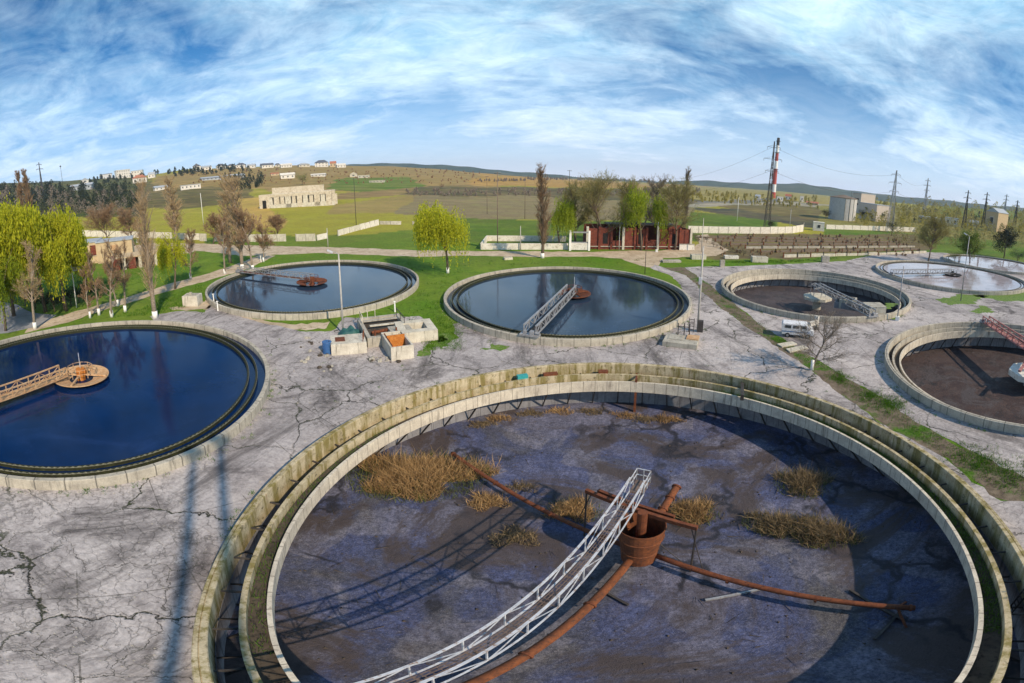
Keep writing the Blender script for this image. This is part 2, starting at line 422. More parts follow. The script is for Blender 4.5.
col = t.mix(t.ramp(t.noise(v, .03, 6, .8), [(.64, 0.0), (.72, .8)]), col, (.42, .38, .36))
m_hill = t.done(col, .95, 0, .1)
tag(mb.build('hills', m_hill, smooth=True), kind='structure')

# ---------------------------------------------------------------- paved sheets
def dense(pts, step, jit, seed=0):
    r = random.Random(seed); out = []
    n = len(pts)
    for i in range(n):
        a, b = Vector(pts[i][:2]), Vector(pts[(i + 1) % n][:2]); L = (b - a).length; m = max(1, min(int(L / step), 160))
        nn = Vector((-(b - a).y, (b - a).x)).normalized() if L > 0 else Vector((0, 0))
        for k in range(m):
            q = a.lerp(b, k / m)
            w = math.sin(q.x * 1.9 + q.y * 2.3 + seed) * .4 + math.sin(q.x * .63 - q.y * .71 + seed * 2) * .6 + r.uniform(-.5, .5)
            out.append(q + nn * w * jit)
    return out
def sheet(name, pts, z, m, step=.9, jit=.25, holes=(), seed=1, kind='structure', drape=False):
    lp = dense(pts, step, jit, seed)
    P_, F_ = cdt(lp, holes)
    if len(F_) == 0: return None
    zz = TH(P_[:, 0], P_[:, 1]) + z if drape else np.full(len(P_), z)
    me = bpy.data.meshes.new(name); me.from_pydata(np.c_[P_, zz].tolist(), [], F_.tolist()); me.materials.append(m); me.update()
    if me.polygons[0].normal.z < 0: me.flip_normals()
    o = bpy.data.objects.new(name, me); COL.objects.link(o)
    return tag(o, kind=kind)
def W(l): return [G(*q) if len(q) == 2 else Vector(q[:2]) for q in l]

# yard concrete: cracked, stained slabs
t = NT('cracked_concrete'); v = t.pos(False)
wob = t.n('ShaderNodeTexNoise'); t.l(v, wob.inputs['Vector']); wob.inputs['Scale'].default_value = .35; wob.inputs['Detail'].default_value = 7; wob.inputs['Roughness'].default_value = .62
wv = t.n('ShaderNodeVectorMath', operation='SCALE'); t.l(wob.outputs['Color'], wv.inputs[0]); wv.inputs['Scale'].default_value = 3.4
av = t.n('ShaderNodeVectorMath', operation='ADD'); t.l(v, av.inputs[0]); t.l(wv.outputs[0], av.inputs[1])
def crack(scale, w0, w1):
    x = t.n('ShaderNodeTexVoronoi', feature='DISTANCE_TO_EDGE'); t.l(av.outputs[0], x.inputs['Vector']); x.inputs['Scale'].default_value = scale
    return t.ramp(x.outputs['Distance'], [(w0, 1.0), (w1, 0.0)])
big = crack(.11, .003, .009); mid = crack(.27, .002, .008); small = crack(.95, .008, .03)
n_big = t.noise(v, .055, 9, .68, .6); n_mid = t.noise(v, .33, 9, .7); n_fine = t.noise(v, 3.2, 9, .75); n_fl = t.noise(v, 14, 4, .7)
col = t.ramp(n_big, [(.30, (.25, .23, .235)), (.50, (.46, .42, .415)), (.70, (.62, .565, .54))])
col = t.mix(t.ramp(n_mid, [(.50, 0.0), (.68, .8)]), col, (.19, .165, .165))
col = t.mix(t.ramp(t.noise(v, .10, 8, .75, .8), [(.535, 0.0), (.65, .92)]), col, (.075, .066, .068))
col = t.mix(t.ramp(n_fine, [(.42, 0.0), (.66, .85)]), col, t.mix(.6, col, (.10, .09, .09)))
col = t.mix(t.ramp(n_fl, [(.55, 0.0), (.75, .4)]), col, (.62, .57, .54))
mr = t.n('ShaderNodeMapping'); t.l(v, mr.inputs[0]); mr.inputs['Rotation'].default_value = (0, 0, -.42); mr.inputs['Scale'].default_value = (.30, .055, .3)
streak = t.noise(mr.outputs[0], 1.0, 9, .72, .5)
col = t.mix(t.ramp(streak, [(.53, 0.0), (.66, .8)]), col, (.095, .085, .085)); col = t.mix(t.ramp(streak, [(.30, .45), (.42, 0.0)]), col, (.66, .59, .55))
mj = t.n('ShaderNodeMapping'); t.l(v, mj.inputs[0]); mj.inputs['Rotation'].default_value = (0, 0, .5)
sj = t.n('ShaderNodeSeparateXYZ'); t.l(mj.outputs[0], sj.inputs[0])
def joint(o, pitch): 
    q_ = t.math('FRACT', t.math('ADD', t.math('DIVIDE', o, pitch), 100.0)); return t.math('LESS_THAN', t.math('ABSOLUTE', t.math('SUBTRACT', q_, .5)), .035 / pitch)
jt = t.math('MULTIPLY', t.math('MAXIMUM', joint(sj.outputs[0], 6.0), joint(sj.outputs[1], 5.0)), t.ramp(t.noise(v, .22, 6, .7), [(.47, 0.0), (.56, .7)]))
col = t.mix(jt, col, (.07, .065, .055))
area = t.ramp(t.noise(v, .07, 4, .5), [(.42, 0.0), (.56, 1.0)])
cm_ = t.math('MAXIMUM', t.math('MULTIPLY', big, t.ramp(t.noise(v, .12, 3, .5), [(.38, .15), (.52, 1.0)])), t.math('MULTIPLY', mid, t.ramp(t.noise(v, .09, 3, .5), [(.50, 0.0), (.60, .8)])))
cm_ = t.math('MAXIMUM', cm_, t.math('MULTIPLY', t.math('MULTIPLY', small, area), .35))
col = t.mix(cm_, col, t.mix(t.ramp(n_mid, [(.4, 0.0), (.6, 1.0)]), (.025, .022, .02), (.03, .045, .012)))
hh = t.math('SUBTRACT', t.math('ADD', t.math('MULTIPLY', n_fine, 1.0), t.math('MULTIPLY', n_mid, 1.6)), t.math('MULTIPLY', cm_, 1.5))
t.bump(hh, .8, .06)
m_yard = t.done(col, .92, 0, .2)
m_road = MAT('dirt_road', (.36, .28, .19), (.56, .46, .34), .25, .95, 0, .4, c3=(.26, .19, .12), obj=False)
m_asph = MAT('asphalt', (.20, .20, .22), (.30, .30, .32), .4, .9, 0, .3, obj=False)
t = NT('weedy_verge'); v = t.pos(False)
col = t.ramp(t.noise(v, .9, 9, .75), [(.35, (.09, .07, .05)), (.6, (.20, .16, .12)), (.75, (.34, .29, .24))])
col = t.mix(t.ramp(t.noise(v, .16, 9, .72), [(.52, 0.0), (.60, 1.0)]), col, t.mix(t.ramp(t.noise(v, 2.5, 5, .7), [(.35, 0.0), (.65, 1.0)]), (.03, .08, .01), (.09, .18, .02)))
t.bump(t.noise(v, 2.0, 8, .75), .8, .15); m_verge = t.done(col, .95, 0, .1)

VL = [(663, 267.5), (687, 276), (708, 297), (734, 318), (762, 337), (777, 347), (820, 377), (859, 409), (902, 434), (944, 459), (1001, 500)]
VR = [(684.5, 267.5), (705.6, 282), (734, 303), (757, 322), (780.5, 338), (791.5, 344), (820, 362), (859, 384), (902, 412), (962, 447), (1024, 476)]
yardA = [(-95, -60, 0), (-95, 0, 0), (-45, 20, 0), (-43, 36, 0)] + [(150, 316.5), (178, 311), (205, 312.5), (212, 306), (250, 320), (300, 331), (332, 331), (345, 318), (420, 316), (432, 336), (425, 350), (458, 338), (452, 324), (470, 318), (560, 320),
         (640, 315), (690, 298), (672, 276), (650, 268), (655, 264.5)] + VL + [(28.5, -2, 0), (32, -60, 0)]
sheet('yard', W(yardA), .02, m_yard, holes=[HOLES[0]], seed=3)
yardB = VR[:1] + VR[1:] + [(33, -2, 0), (40, -60, 0), (240, -60, 0), (240, 60, 0), (205, 82, 0)] + [(1000, 262), (950, 253), (905, 251.5), (878, 254), (845, 261), (790, 264), (725, 266.5), (702, 266.5)]
sheet('yard', W(yardB), .02, m_yard, holes=HOLES[1:], seed=5)
sheet('verge', W(VL + [(28.5, -2, 0), (33, -2, 0)] + VR[::-1]), .012, m_verge, jit=.35, seed=9)
sheet('road', W([(120, 243), (200, 243.5), (258.6, 245.6), (346, 247.6), (420, 250.3), (470, 251), (536, 251.4), (592, 252), (626, 250.5), (655, 251), (690, 248), (700, 243), (697, 236), (708, 234), (712, 240), (728, 250),
         (716, 256), (690, 257), (664, 258), (655, 268), (640, 265.5), (621, 258.8), (592, 256.3), (538, 257), (470, 255.6), (420, 256.8), (317, 253), (244, 256), (200, 251), (120, 249)]), .016, m_road, step=2.0, jit=.5, seed=11)
sheet('path', W([(262, 254), (240, 263), (205, 274.5), (175, 282), (152, 289.5), (125, 298), (96.6, 305.5), (60, 316), (30, 325), (24, 333), (44, 328.5), (75, 320), (105, 309.5), (132, 302), (158, 294), (208, 280.5), (246, 269.5), (275, 256)]), .02, m_road, step=1.5, jit=.3, seed=13)
sheet('parking', W([(-6, 300), (17.6, 305), (31.6, 313), (57, 315), (40, 326), (7, 333), (-20, 336)]), .024, m_asph, step=1.2, jit=.1, seed=15)
sheet('yard', W([(60, 240), (130, 237), (150, 243), (205, 247), (190, 253), (160, 256), (120, 254), (60, 262)]), .012, m_road, step=2, jit=.4, seed=17)
for i, (pl) in enumerate([[(205, 309), (232, 318), (300, 331), (330, 328), (330, 322), (290, 325), (240, 315), (214, 303)],
                          [(168, 308), (186, 311), (205, 309), (230, 314), (224, 306), (205, 300), (190, 306)]]):
    sheet('bare_ground', W(pl), .014, m_road, step=.8, jit=.5, seed=21 + i)
# green patches that broke through the yard
m_patch = MAT('rough_grass', (.06, .14, .012), (.13, .21, .03), .9, .95, 0, .6, c3=(.26, .22, .15), obj=False)
for i, pl in enumerate([[(432, 347), (440, 336), (452, 342), (448, 350)], [(416, 352), (424, 346), (432, 349), (424, 356)], [(478, 350), (492, 344), (508, 346), (500, 350)], [(430, 338), (446, 334), (455, 338), (440, 342)],
                         [(938, 300), (960, 294), (985, 296), (975, 304), (950, 305)], [(975, 296), (1000, 290), (1030, 291), (1030, 302), (1000, 301)], [(968, 311), (985, 306), (994, 312), (976, 314)], [(884, 318), (896, 312), (906, 314), (896, 320)],
                         [(880, 308), (888, 302), (900, 304), (892, 309)], [(884, 266), (896, 272), (905, 281), (893, 278)]]):
    sheet('grass', W(pl), .03, m_patch, step=.4, jit=.75, seed=31 + i, kind='structure')

# ---------------------------------------------------------------- water and sludge
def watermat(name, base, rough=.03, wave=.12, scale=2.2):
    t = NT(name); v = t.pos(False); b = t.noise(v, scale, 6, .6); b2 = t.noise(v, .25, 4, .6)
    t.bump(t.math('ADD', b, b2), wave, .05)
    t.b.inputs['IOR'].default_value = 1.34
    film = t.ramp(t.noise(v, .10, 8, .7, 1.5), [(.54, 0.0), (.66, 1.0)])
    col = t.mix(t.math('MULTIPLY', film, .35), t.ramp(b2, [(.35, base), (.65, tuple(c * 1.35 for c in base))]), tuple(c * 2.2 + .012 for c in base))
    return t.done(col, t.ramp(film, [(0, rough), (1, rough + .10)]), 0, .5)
m_water = watermat('tank_water', (.001, .013, .058))
m_water2 = watermat('sky_tinted_tank_water', (.30, .27, .29), .03, .04)  # pale pinkish base colour stands in for the reflected bright sky
m_water3 = watermat('steel_blue_tank_water', (.018, .034, .062), .04, .10)
m_chan = watermat('channel_water', (.004, .014, .036), .05, .08)
def sludgemat(name, a, b, c, wet, crust, sc=.16):
    """dried sludge: blue-grey plates with a fine crackle, dark damp mud between them"""
    t = NT(name); v = t.pos(False)
    n1 = t.noise(v, sc * .55, 10, .66, .8); n2 = t.noise(v, sc * 3.5, 10, .78, .5); n3 = t.noise(v, 4.2, 10, .82); n4 = t.noise(v, 13, 6, .8)
    col = t.ramp(n1, [(.36, a), (.50, b), (.63, c)])
    plates = t.ramp(t.noise(v, sc * 1.1, 3, .5, .6), [(.50, 0.0), (.53, .7)]); col = t.mix(plates, col, t.mix(.55, col, crust))
    col = t.mix(t.ramp(n2, [(.42, 0.0), (.64, .8)]), col, t.mix(.55, col, wet))
    col = t.mix(t.ramp(n3, [(.44, .85), (.60, 0.0)]), col, t.mix(.75, col, (.015, .017, .03)))
    col = t.mix(t.ramp(n4, [(.54, 0.0), (.70, .55)]), col, crust)
    mud = t.ramp(t.noise(v, sc * .62, 10, .70, 1.0), [(.485, 0.0), (.565, .94)]); col = t.mix(mud, col, t.mix(n2, (.026, .021, .021), (.105, .082, .08)))
    x = t.n('ShaderNodeTexVoronoi', feature='DISTANCE_TO_EDGE'); x.inputs['Scale'].default_value = sc * .9
    wb = t.n('ShaderNodeTexNoise'); t.l(v, wb.inputs['Vector']); wb.inputs['Scale'].default_value = sc * 2.5; wb.inputs['Detail'].default_value = 8
    ws = t.n('ShaderNodeVectorMath', operation='SCALE'); t.l(wb.outputs['Color'], ws.inputs[0]); ws.inputs['Scale'].default_value = 5.0
    wa = t.n('ShaderNodeVectorMath', operation='ADD'); t.l(v, wa.inputs[0]); t.l(ws.outputs[0], wa.inputs[1]); t.l(wa.outputs[0], x.inputs['Vector'])
    ch = t.math('MULTIPLY', t.ramp(x.outputs['Distance'], [(.012, 1.0), (.05, 0.0)]), t.ramp(t.noise(v, sc * .8, 3, .5), [(.45, 0.0), (.55, .9)]))
    col = t.mix(ch, col, wet)
    t.bump(t.math('ADD', n2, t.math('ADD', t.math('MULTIPLY', n3, .6), t.math('MULTIPLY', plates, .25))), .9, .16)
    return t.done(col, t.ramp(t.math('MAXIMUM', ch, mud), [(0, .9), (1, .55)]), 0, .25)
m_sludge = sludgemat('grey_sludge', (.135, .130, .135), (.095, .118, .25), (.185, .19, .30), (.022, .022, .03), (.36, .335, .37))
m_sludgeb = sludgemat('brown_sludge', (.045, .028, .024), (.075, .045, .036), (.10, .07, .06), (.02, .016, .016), (.14, .09, .07), .3)
m_sludgeg = sludgemat('wet_grey_sludge', (.06, .05, .055), (.085, .068, .07), (.11, .09, .09), (.025, .022, .024), (.15, .12, .12), .25)
def disc(name, c, r, z, m, r0=0.0, n=128):
    mb = MB(); mb.lathe([(r0, z), (r, z)] if r0 else [(r * .02, z), (r * .5, z), (r, z)], n, closed=False)
    if not r0: mb.F.append(tuple(i * 3 for i in range(n))[::-1])
    o = mb.build(name, m, loc=(c[0], c[1], 0))
    if o.data.polygons[0].normal.z < 0: o.data.flip_normals()
    return tag(o, kind='structure')
def tanksurf(k, r_in, z, m): return disc('water', TANKS[k], TANKS[k][2] - .5, z, m)

# ---------------------------------------------------------------- tank walls
def tank(k, label, empty, wm, dz_m=.3, dz_i=-.1, nb=47, gates=True):
    cx, cy, R = TANKS[k]
    root = thing('clarifier_tank', label, 'clarifier tank', (cx, cy, 0), 0, 'round clarifier tanks of the plant')
    bot = -4.4 if empty else -.3
    pr = [(R, -.3), (R, .92), (R - .04, .98), (R - .19, .98), (R - .20, .93), (R - .23, .93), (R - .24, 1.02), (R - .46, 1.02), (R - .50, .97), (R - .52, bot), (R - .60, bot)] if empty else \
         [(R, -.3), (R, .96), (R - .04, 1.0), (R - .42, 1.0), (R - .46, .96), (R - .48, bot)]
    if empty: pr[-1] = (R - .3, bot); ex = Vector((0, 0, 0))
    MB().lathe(pr, 192).build('outer_wall', wm, root, smooth=False)
    if empty:
        a, b = (R - 1.55, R - 2.55) if k == 'near' else (R - 1.2, R - 2.2); zt = -1.0   # trough: outer and inner walls
        MB().lathe([(a + .12, zt - .2), (a + .12, dz_m), (a - .14, dz_m), (a - .14, zt + .1), (a - .14, zt - .2)], 192).build('trough_outer_wall', wm, root, loc=ex)
        MB().lathe([(b + .14, zt - .2), (b + .14, dz_i), (b - .06, dz_i), (b - .06, zt - .32), (b + .14, zt - .32)], 192).build('trough_inner_wall', m_white, root, loc=ex)
        MB().lathe([(b + .135, zt - .2), (b + .135, zt + .5), (a - .135, zt + .5), (a - .135, zt - .2)], 192).build('trough_floor', m_dark2, root, loc=ex)
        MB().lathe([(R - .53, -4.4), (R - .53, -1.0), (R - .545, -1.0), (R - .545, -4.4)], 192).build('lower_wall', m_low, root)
        br = MB().bar((b + .04, 0, zt - .25), (R - .62, 0, -3.95), .10, .14).bar((b + .02, 0, zt - .26), (R - .56, 0, zt - .26), .08, .12)
        b0 = br.build('bracket', m_dark, root); st = MB().bar((a + .1, 0, -.12), (R - .5, 0, -.12), .10, .10); s0 = st.build('strut', m_dark, root)
        for i in range(nb):
            if i: 
                c = b0.copy(); COL.objects.link(c); c.parent = root; c.rotation_euler.z = 2 * PI * i / nb
                c = s0.copy(); COL.objects.link(c); c.parent = root; c.rotation_euler.z = 2 * PI * (i + .5) / nb
    else:
        a, b = R - 1.45, R - 2.35
        MB().lathe([(a + .09, -.2), (a + .09, .66), (a - .09, .66), (a - .09, .06), (b + .09, .06), (b + .09, .66), (b - .09, .66), (b - .09, -.2)], 192).build('overflow_trough', m_algae, root)
        for r in (a, b):
            w = MB(); n = int(2 * PI * r / .22); n -= n % 2
            for i in range(n):
                an = 2 * PI * i / n; zt = .76 if i % 2 else .64
                for q_, z in ((r + .10, .6), (r + .10, zt), (r + .12, zt), (r + .12, .6)): w.V.append((q_ * math.cos(an), q_ * math.sin(an), z))
                j = (i + 1) % n
                for q_ in range(4): w.F.append((i * 4 + q_, j * 4 + q_, j * 4 + (q_ + 1) % 4, i * 4 + (q_ + 1) % 4))
            w.build('weir_plate', m_weir, root)
    return root
m_dark2 = MAT('trough_dirt', (.05, .04, .032), (.10, .08, .06), 1.2, .9, 0, .4, c3=(.02, .018, .016), obj=False)
m_algae = MAT('algae_concrete', (.012, .012, .008), (.03, .035, .012), 2, .7, 0, .4, c3=(.05, .055, .02))
m_weir = MAT('weir_steel', (.12, .12, .09), (.26, .26, .20), 3, .6, 0, .2, c3=(.03, .03, .02))
tank('near', 'huge drained clarifier tank in the foreground with grey sludge bed', True, m_wall_moss)
tank('left', 'water filled clarifier tank at the left edge with tan walkway and deep blue water', False, m_wall)
tank('midleft', 'water filled clarifier tank behind the lamp post with rusty hub, lawn all round', False, m_wall)
tank('mid', 'water filled clarifier tank in the middle whose grey walkway points at the camera', False, m_wall)
tank('midright', 'drained clarifier tank behind the old white van with octagonal slab in its middle', True, m_wall)
tank('right', 'drained clarifier tank with brown sludge cut by the right edge of the photo', True, m_wall)
tank('farright', 'brimful clarifier tank at far right mirroring pink sky', False, m_wall)
tank('edge', 'water filled clarifier tank behind the pink one, cut by the right edge', False, m_wall)
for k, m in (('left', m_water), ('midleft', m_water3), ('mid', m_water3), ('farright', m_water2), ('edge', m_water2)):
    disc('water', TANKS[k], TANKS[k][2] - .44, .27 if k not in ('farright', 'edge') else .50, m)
disc('sludge', TANKS['near'], TANKS['near'][2] - .50, -3.95, m_sludge)
disc('sludge', TANKS['midright'], TANKS['midright'][2] - .50, -3.4, m_sludgeg)
disc('sludge', TANKS['right'], TANKS['right'][2] - .50, -3.6, m_sludgeb)

# ---------------------------------------------------------------- scraper walkways and hubs
def walkway(label, A, B, z, w, h, m, n, deckm, carriage=True, railm=None, th=.07, group='scraper walkways over the tanks', over=.0, plat=0.0, open_=False):
    A, B = Vector(A), Vector(B); L = (B - A).length; rz = math.atan2((B - A).y, (B - A).x)
    root = thing('scraper_walkway', label, 'walkway', (A.x, A.y, 0), rz, group)
    d = MB()
    if open_:
        for y in (-.36, -.2, -.05): d.bar((0, y * w, z - .02), (L, y * w, z - .02), .035)
        for i in range(int(L / .28)): d.box((i * .28 + .3, -.2 * w, z - .03), (.035, w * .36, .03))
        for i in range(n): d.bar((L * i / n, -w / 2, z - .05), (L * i / n, w / 2, z - .05), .06)
    else:
        d.box((L / 2, 0, z + .02), (L, w * .72, .04)); d.bar((0, -w * .3, z - .04), (L, -w * .3, z - .04), .06); d.bar((0, w * .3, z - .04), (L, w * .3, z - .04), .06)
        for i in range(int(L / .6)): d.box((i * .6 + .3, 0, z - .05), (.05, w, .06))
    d.build('deck', deckm, root)
    for s in (-1, 1):
        t_ = MB(); y = s * w / 2; dx = L / n
        t_.bar((0, y, z + h), (L, y, z + h), th * 1.9, th * 1.5); t_.bar((0, y, z), (L, y, z), th * 1.3)
        for i in range(n + 1): t_.bar((i * dx, y, z), (i * dx, y, z + h), th)
        for i in range(n):
            if i % 2: t_.bar((i * dx, y, z + .03), (i * dx + dx, y, z + h - .03), th * .75)
            else: t_.bar((i * dx, y, z + h - .03), (i * dx + dx, y, z + .03), th * .75)
        t_.build('side_truss', m, root)
    if plat:
        p = MB()
        p.box((-plat / 2, 0, z + .02), (plat, w * 1.0, .05)); p.build('platform', deckm, root)
        q = MB()
        for (x0, y0, x1, y1) in ((0, -w / 2, -plat, -w / 2), (-plat, -w / 2, -plat, w / 2), (-plat, w / 2, 0, w / 2)):
            for zz in (.55, 1.1): q.bar((x0, y0, z + zz), (x1, y1, z + zz), .05)
            for f in (0, .5, 1): q.bar((x0 + (x1 - x0) * f, y0 + (y1 - y0) * f, z), (x0 + (x1 - x0) * f, y0 + (y1 - y0) * f, z + 1.1), .05)
        q.build('platform_railing', m, root)
    if carriage:
        c = MB(); c.box((L, 0, z - .0), (.9, w * 1.6, .22)).box((L + .1, w * .2, z + .35), (.55, .5, .5)).box((L - .1, -w * .45, z + .3), (.4, .35, .35)).tube([(L + .1, w * .45, z + .35), (L + .1, w * .8, z + .35)], .16, 10)
        c.build('drive_carriage', m_grey, root)
        for s in (-1, 1):
            MB().tube([(L, s * w * .7 - .08, z - .12), (L, s * w * .7 + .08, z - .12)], .22, 14).build('wheel', m_rub, root)
    return root
def hub(label, c, z, r, m, m2, mast=True, rz=0.3):
    root = thing('feed_well', label, 'tank hub', (c[0], c[1], 0), rz, 'hubs in the middle of the tanks')
    MB().lathe([(r, z), (r, z + .10), (r - .05, z + .10), (r * .45, z - .35), (r * .42, z - .40), (r * .45, z - .45), (r - .04, z)], 40).build('dish', m, root, smooth=False)
    MB().tube([(0, 0, z - 2.0), (0, 0, z + 1.0)], r * .16, 14).build('column', m2, root)
    for a in range(4):
        an = a * PI / 2; b = MB().bar((0, 0, z + .22), (r * .95 * math.cos(an), r * .95 * math.sin(an), z + .12), .22, .18); b.build('spoke', m, root)
    q = MB(); n = 10
    for i in range(n):
        a = 2 * PI * i / n; p = (r * .45 * math.cos(a), r * .45 * math.sin(a)); q.bar((*p, z + .1), (*p, z + 1.25), .06)
        a2 = 2 * PI * (i + 1) / n; p2 = (r * .45 * math.cos(a2), r * .45 * math.sin(a2))
        for zz in (.7, 1.25): q.bar((*p, z + zz), (*p2, z + zz), .05)
    q.build('railing', m, root)
    MB().box((.3, .1, z + .5), (.7, .5, .7)).build('drive_box', m2, root)
    if mast: MB().tube([(0, .1, z + .6), (0, .1, z + 3.0)], .04, 6).build('mast', m_paint, root)
    return root

def toward(k, p, extra=0.0):
    cx, cy, R = TANKS[k]; d = (Vector(p[:2]) - Vector((cx, cy))).normalized(); return Vector((cx, cy)) + d * (R + extra)
# left tank: tan truss running to the left, out of the picture
c = TANKS['left']
walkway('rust-tan truss walkway over the deep blue left tank', (c[0] - .8, c[1] - 2.2), toward('left', G(-60, 415, 1.5), -.25), 1.15, 1.4, 1.15, m_tanrust, 13, m_tanrust, th=.09)
hub('rust-orange hub dish on the deep blue tank at the left edge', (c[0] + .1, c[1] - .4), .75, 3.3, m_tanrust, m_plate, rz=.7)
c = TANKS['midleft']
walkway('thin grey truss walkway over the tank behind the lamp post', c[:2], toward('midleft', G(236, 271, 1.2), -.25), 1.25, 1.3, 1.1, m_grey, 12, m_rust, th=.08)
hub('dark red rusty hub on the tank behind the lamp post', c[:2], .8, 3.2, m_rust, m_rust, mast=False)
c = TANKS['mid']
walkway('pale grey truss walkway pointing at the camera on the middle tank', (c[0] + .6, c[1] - .2), toward('mid', G(530, 336, 1.0), -.25), 1.2, 1.6, 1.25, m_grey, 11, m_dark, th=.12)
hub('brown round hub beside the end of the pale grey walkway on the middle tank', (c[0] + 1.2, c[1] + .3), .75, 2.9, m_rust, m_dark, mast=True)
c = TANKS['midright']
walkway('grey walkway slanting down to the near right rim of the drained tank behind the van', (c[0], c[1]), toward('midright', G(871, 316, .9), -.25), 1.0, 1.3, 1.1, m_grey, 11, m_dark, th=.11)
root = thing('center_slab', 'pale octagonal slab on a pier in the drained tank behind the van', 'tank hub', (c[0] - .2, c[1] - .8, 0), .2, 'hubs in the middle of the tanks')
MB().prism([(3.1 * math.cos(PI / 8 + i * PI / 4), 3.1 * math.sin(PI / 8 + i * PI / 4)) for i in range(8)], -1.1, -.55).build('slab', m_pale, root)
MB().tube([(0, 0, -3.6), (0, 0, -1.1)], .9, 16).build('pier', m_conc, root)
q = MB()
for i in range(6):
    a = i * PI / 3; q.bar((1.6 * math.cos(a), 1.6 * math.sin(a), -.55), (1.6 * math.cos(a), 1.6 * math.sin(a), 2.0), .08)
    a2 = (i + 1) * PI / 3; q.bar((1.6 * math.cos(a), 1.6 * math.sin(a), 1.9), (1.6 * math.cos(a2), 1.6 * math.sin(a2), 1.9), .08)
q.bar((-1.6, 0, 1.2), (1.6, 0, 1.2), .3, .25); q.build('frame', m_grey, root)
c = TANKS['right']
walkway('faded red walkway from the far rim of the drained tank at the right edge', (c[0] + 2.5, c[1] - 1.0), toward('right', G(984, 321, 1.0), -.25), 1.05, 1.3, 1.15, m_redp, 10, m_redp, th=.11)
root = thing('center_slab', 'bluish white octagonal slab in the brown sludge at the right edge', 'tank hub', (c[0] + 2.0, c[1] - .3, 0), .1, 'hubs in the middle of the tanks')
MB().prism([(3.6 * math.cos(PI / 8 + i * PI / 4), 3.6 * math.sin(PI / 8 + i * PI / 4)) for i in range(8)], -2.0, -1.1).build('slab', m_bwhite, root)
MB().tube([(0, 0, -3.8), (0, 0, -2.0)], 1.2, 16).build('pier', m_low, root)
q = MB()
for i in range(4):
    a = i * PI / 2 + .4; q.bar((1.9 * math.cos(a), 1.9 * math.sin(a), -1.1), (1.2 * math.cos(a), 1.2 * math.sin(a), 1.9), .14)
q.bar((-4.5, 1.2, .1), (3.2, 1.2, .1), .35, .3); q.bar((-1.8, -1.4, 1.2), (2.2, 1.4, 1.2), .3, .3)
q.build('red_frame', m_redp, root)
c = TANKS['farright']
walkway('low grey walkway across the pink mirror tank at far right', c[:2], toward('farright', G(895, 275, 1.0), -.3), 1.3, 1.1, 1.2, m_grey, 12, m_dark, th=.1)
hub('small dark hub standing in the pink mirror tank at far right', c[:2], .85, 3.0, m_dark, m_dark, mast=False)

m_deck = MAT('brown_grating', (.10, .07, .06), (.20, .15, .13), 3, .8, .1, .3)
# ---- the near tank: walkway, cone, pipes
NZ = -3.95
cone_c = Vector((6.75, 17.55))
brA, brB = Vector((7.0, 19.5)), Vector((-4.4, 3.6))
walkway('long white truss walkway crossing the drained foreground tank', brA, brB, 1.15, .86, 1.3, m_paint, 10, m_deck, th=.052, plat=1.3, open_=True)
root = thing('feed_cone', 'rusty open steel cone at the end of the white walkway', 'tank hub', (cone_c.x, cone_c.y, 0), 0, 'hubs in the middle of the tanks')
cz = .05
MB().lathe([(1.28, cz), (1.32, cz), (1.33, cz - .12), (1.28, cz - .14), (1.24, cz - 1.0), (1.28, cz - 1.05), (1.22, cz - 1.12), (1.0, cz - 2.5), (1.05, cz - 2.55), (1.02, cz - 2.7), (.95, cz - 3.7), (.90, cz - 3.7), (.93, cz - 2.5), (1.18, cz - 1.0)], 32).build('cone', m_orust, root, smooth=False)
MB().tube([(0, 0, NZ), (0, 0, cz + 1.2)], .28, 14).build('column', m_rust, root)
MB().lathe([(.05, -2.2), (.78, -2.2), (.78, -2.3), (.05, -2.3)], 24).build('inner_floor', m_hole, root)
u = (G(690, 515, 1.0) - G(592, 482, 1.0)); u.z = 0; u.normalize(); v_ = Vector((-u.y, u.x, 0))
b = MB(); b.bar(Vector((0, .3, 1.0)) - u * 3.6, Vector((0, .3, 1.0)) + u * 3.2, .22, .3); b.bar(Vector((0, .9, 1.0)) - u * 2.6, Vector((0, .9, 1.0)) + u * 2.2, .2, .25); b.build('cross_beam', m_rust, root)
for s, l in ((-3.55, 1), (3.15, 1)):
    p = Vector((0, .3, 0)) + u * s
    MB().tube([(p.x, p.y, NZ), (p.x, p.y, 1.0)], .055, 6).build('hanger_rod', m_dark, root)
    MB().tube([(p.x, p.y, NZ + .4), (p.x * .2, p.y * .2, -.9)], .035, 5).build('brace', m_dark, root)
    MB().tube([(p.x * .9, p.y * .9, 1.0), (p.x * 1.25, p.y * 1.25, NZ + .1)], .03, 5).build('stay_wire', m_dark, root)
def pipe(label, p, q, r, group='rusty sludge pipes of the drained tank', sag=0.0, legs=True):
    p, q = Vector(p), Vector(q); root = thing('sludge_pipe', label, 'pipe', (p.x, p.y, 0), 0, group)
    o = Vector((p.x, p.y, 0)); n = 12
    pts = [p.lerp(q, i / n) - o + Vector((0, 0, -sag * math.sin(PI * i / n))) for i in range(n + 1)]
    MB().tube(pts, r, 12).build('pipe', m_orust if r > .2 else m_rust, root, smooth=True)
    for f in (.33, .66, .985):
        k = p.lerp(q, f) - o; d = (q - p).normalized()
        MB().tube([k - d * .06, k + d * .06], r * 1.3, 12).build('flange', m_rust, root)
    if legs:
        d = (q - p).normalized(); nrm = Vector((-d.y, d.x, 0)); k = p.lerp(q, .94) - o
        for s in (-1, 1): MB().bar(k, k + nrm * s * 1.1 + d * .5 + Vector((0, 0, NZ - k.z - o.z)), .11).build('leg', m_rust, root)
    return root
zc = -3.05
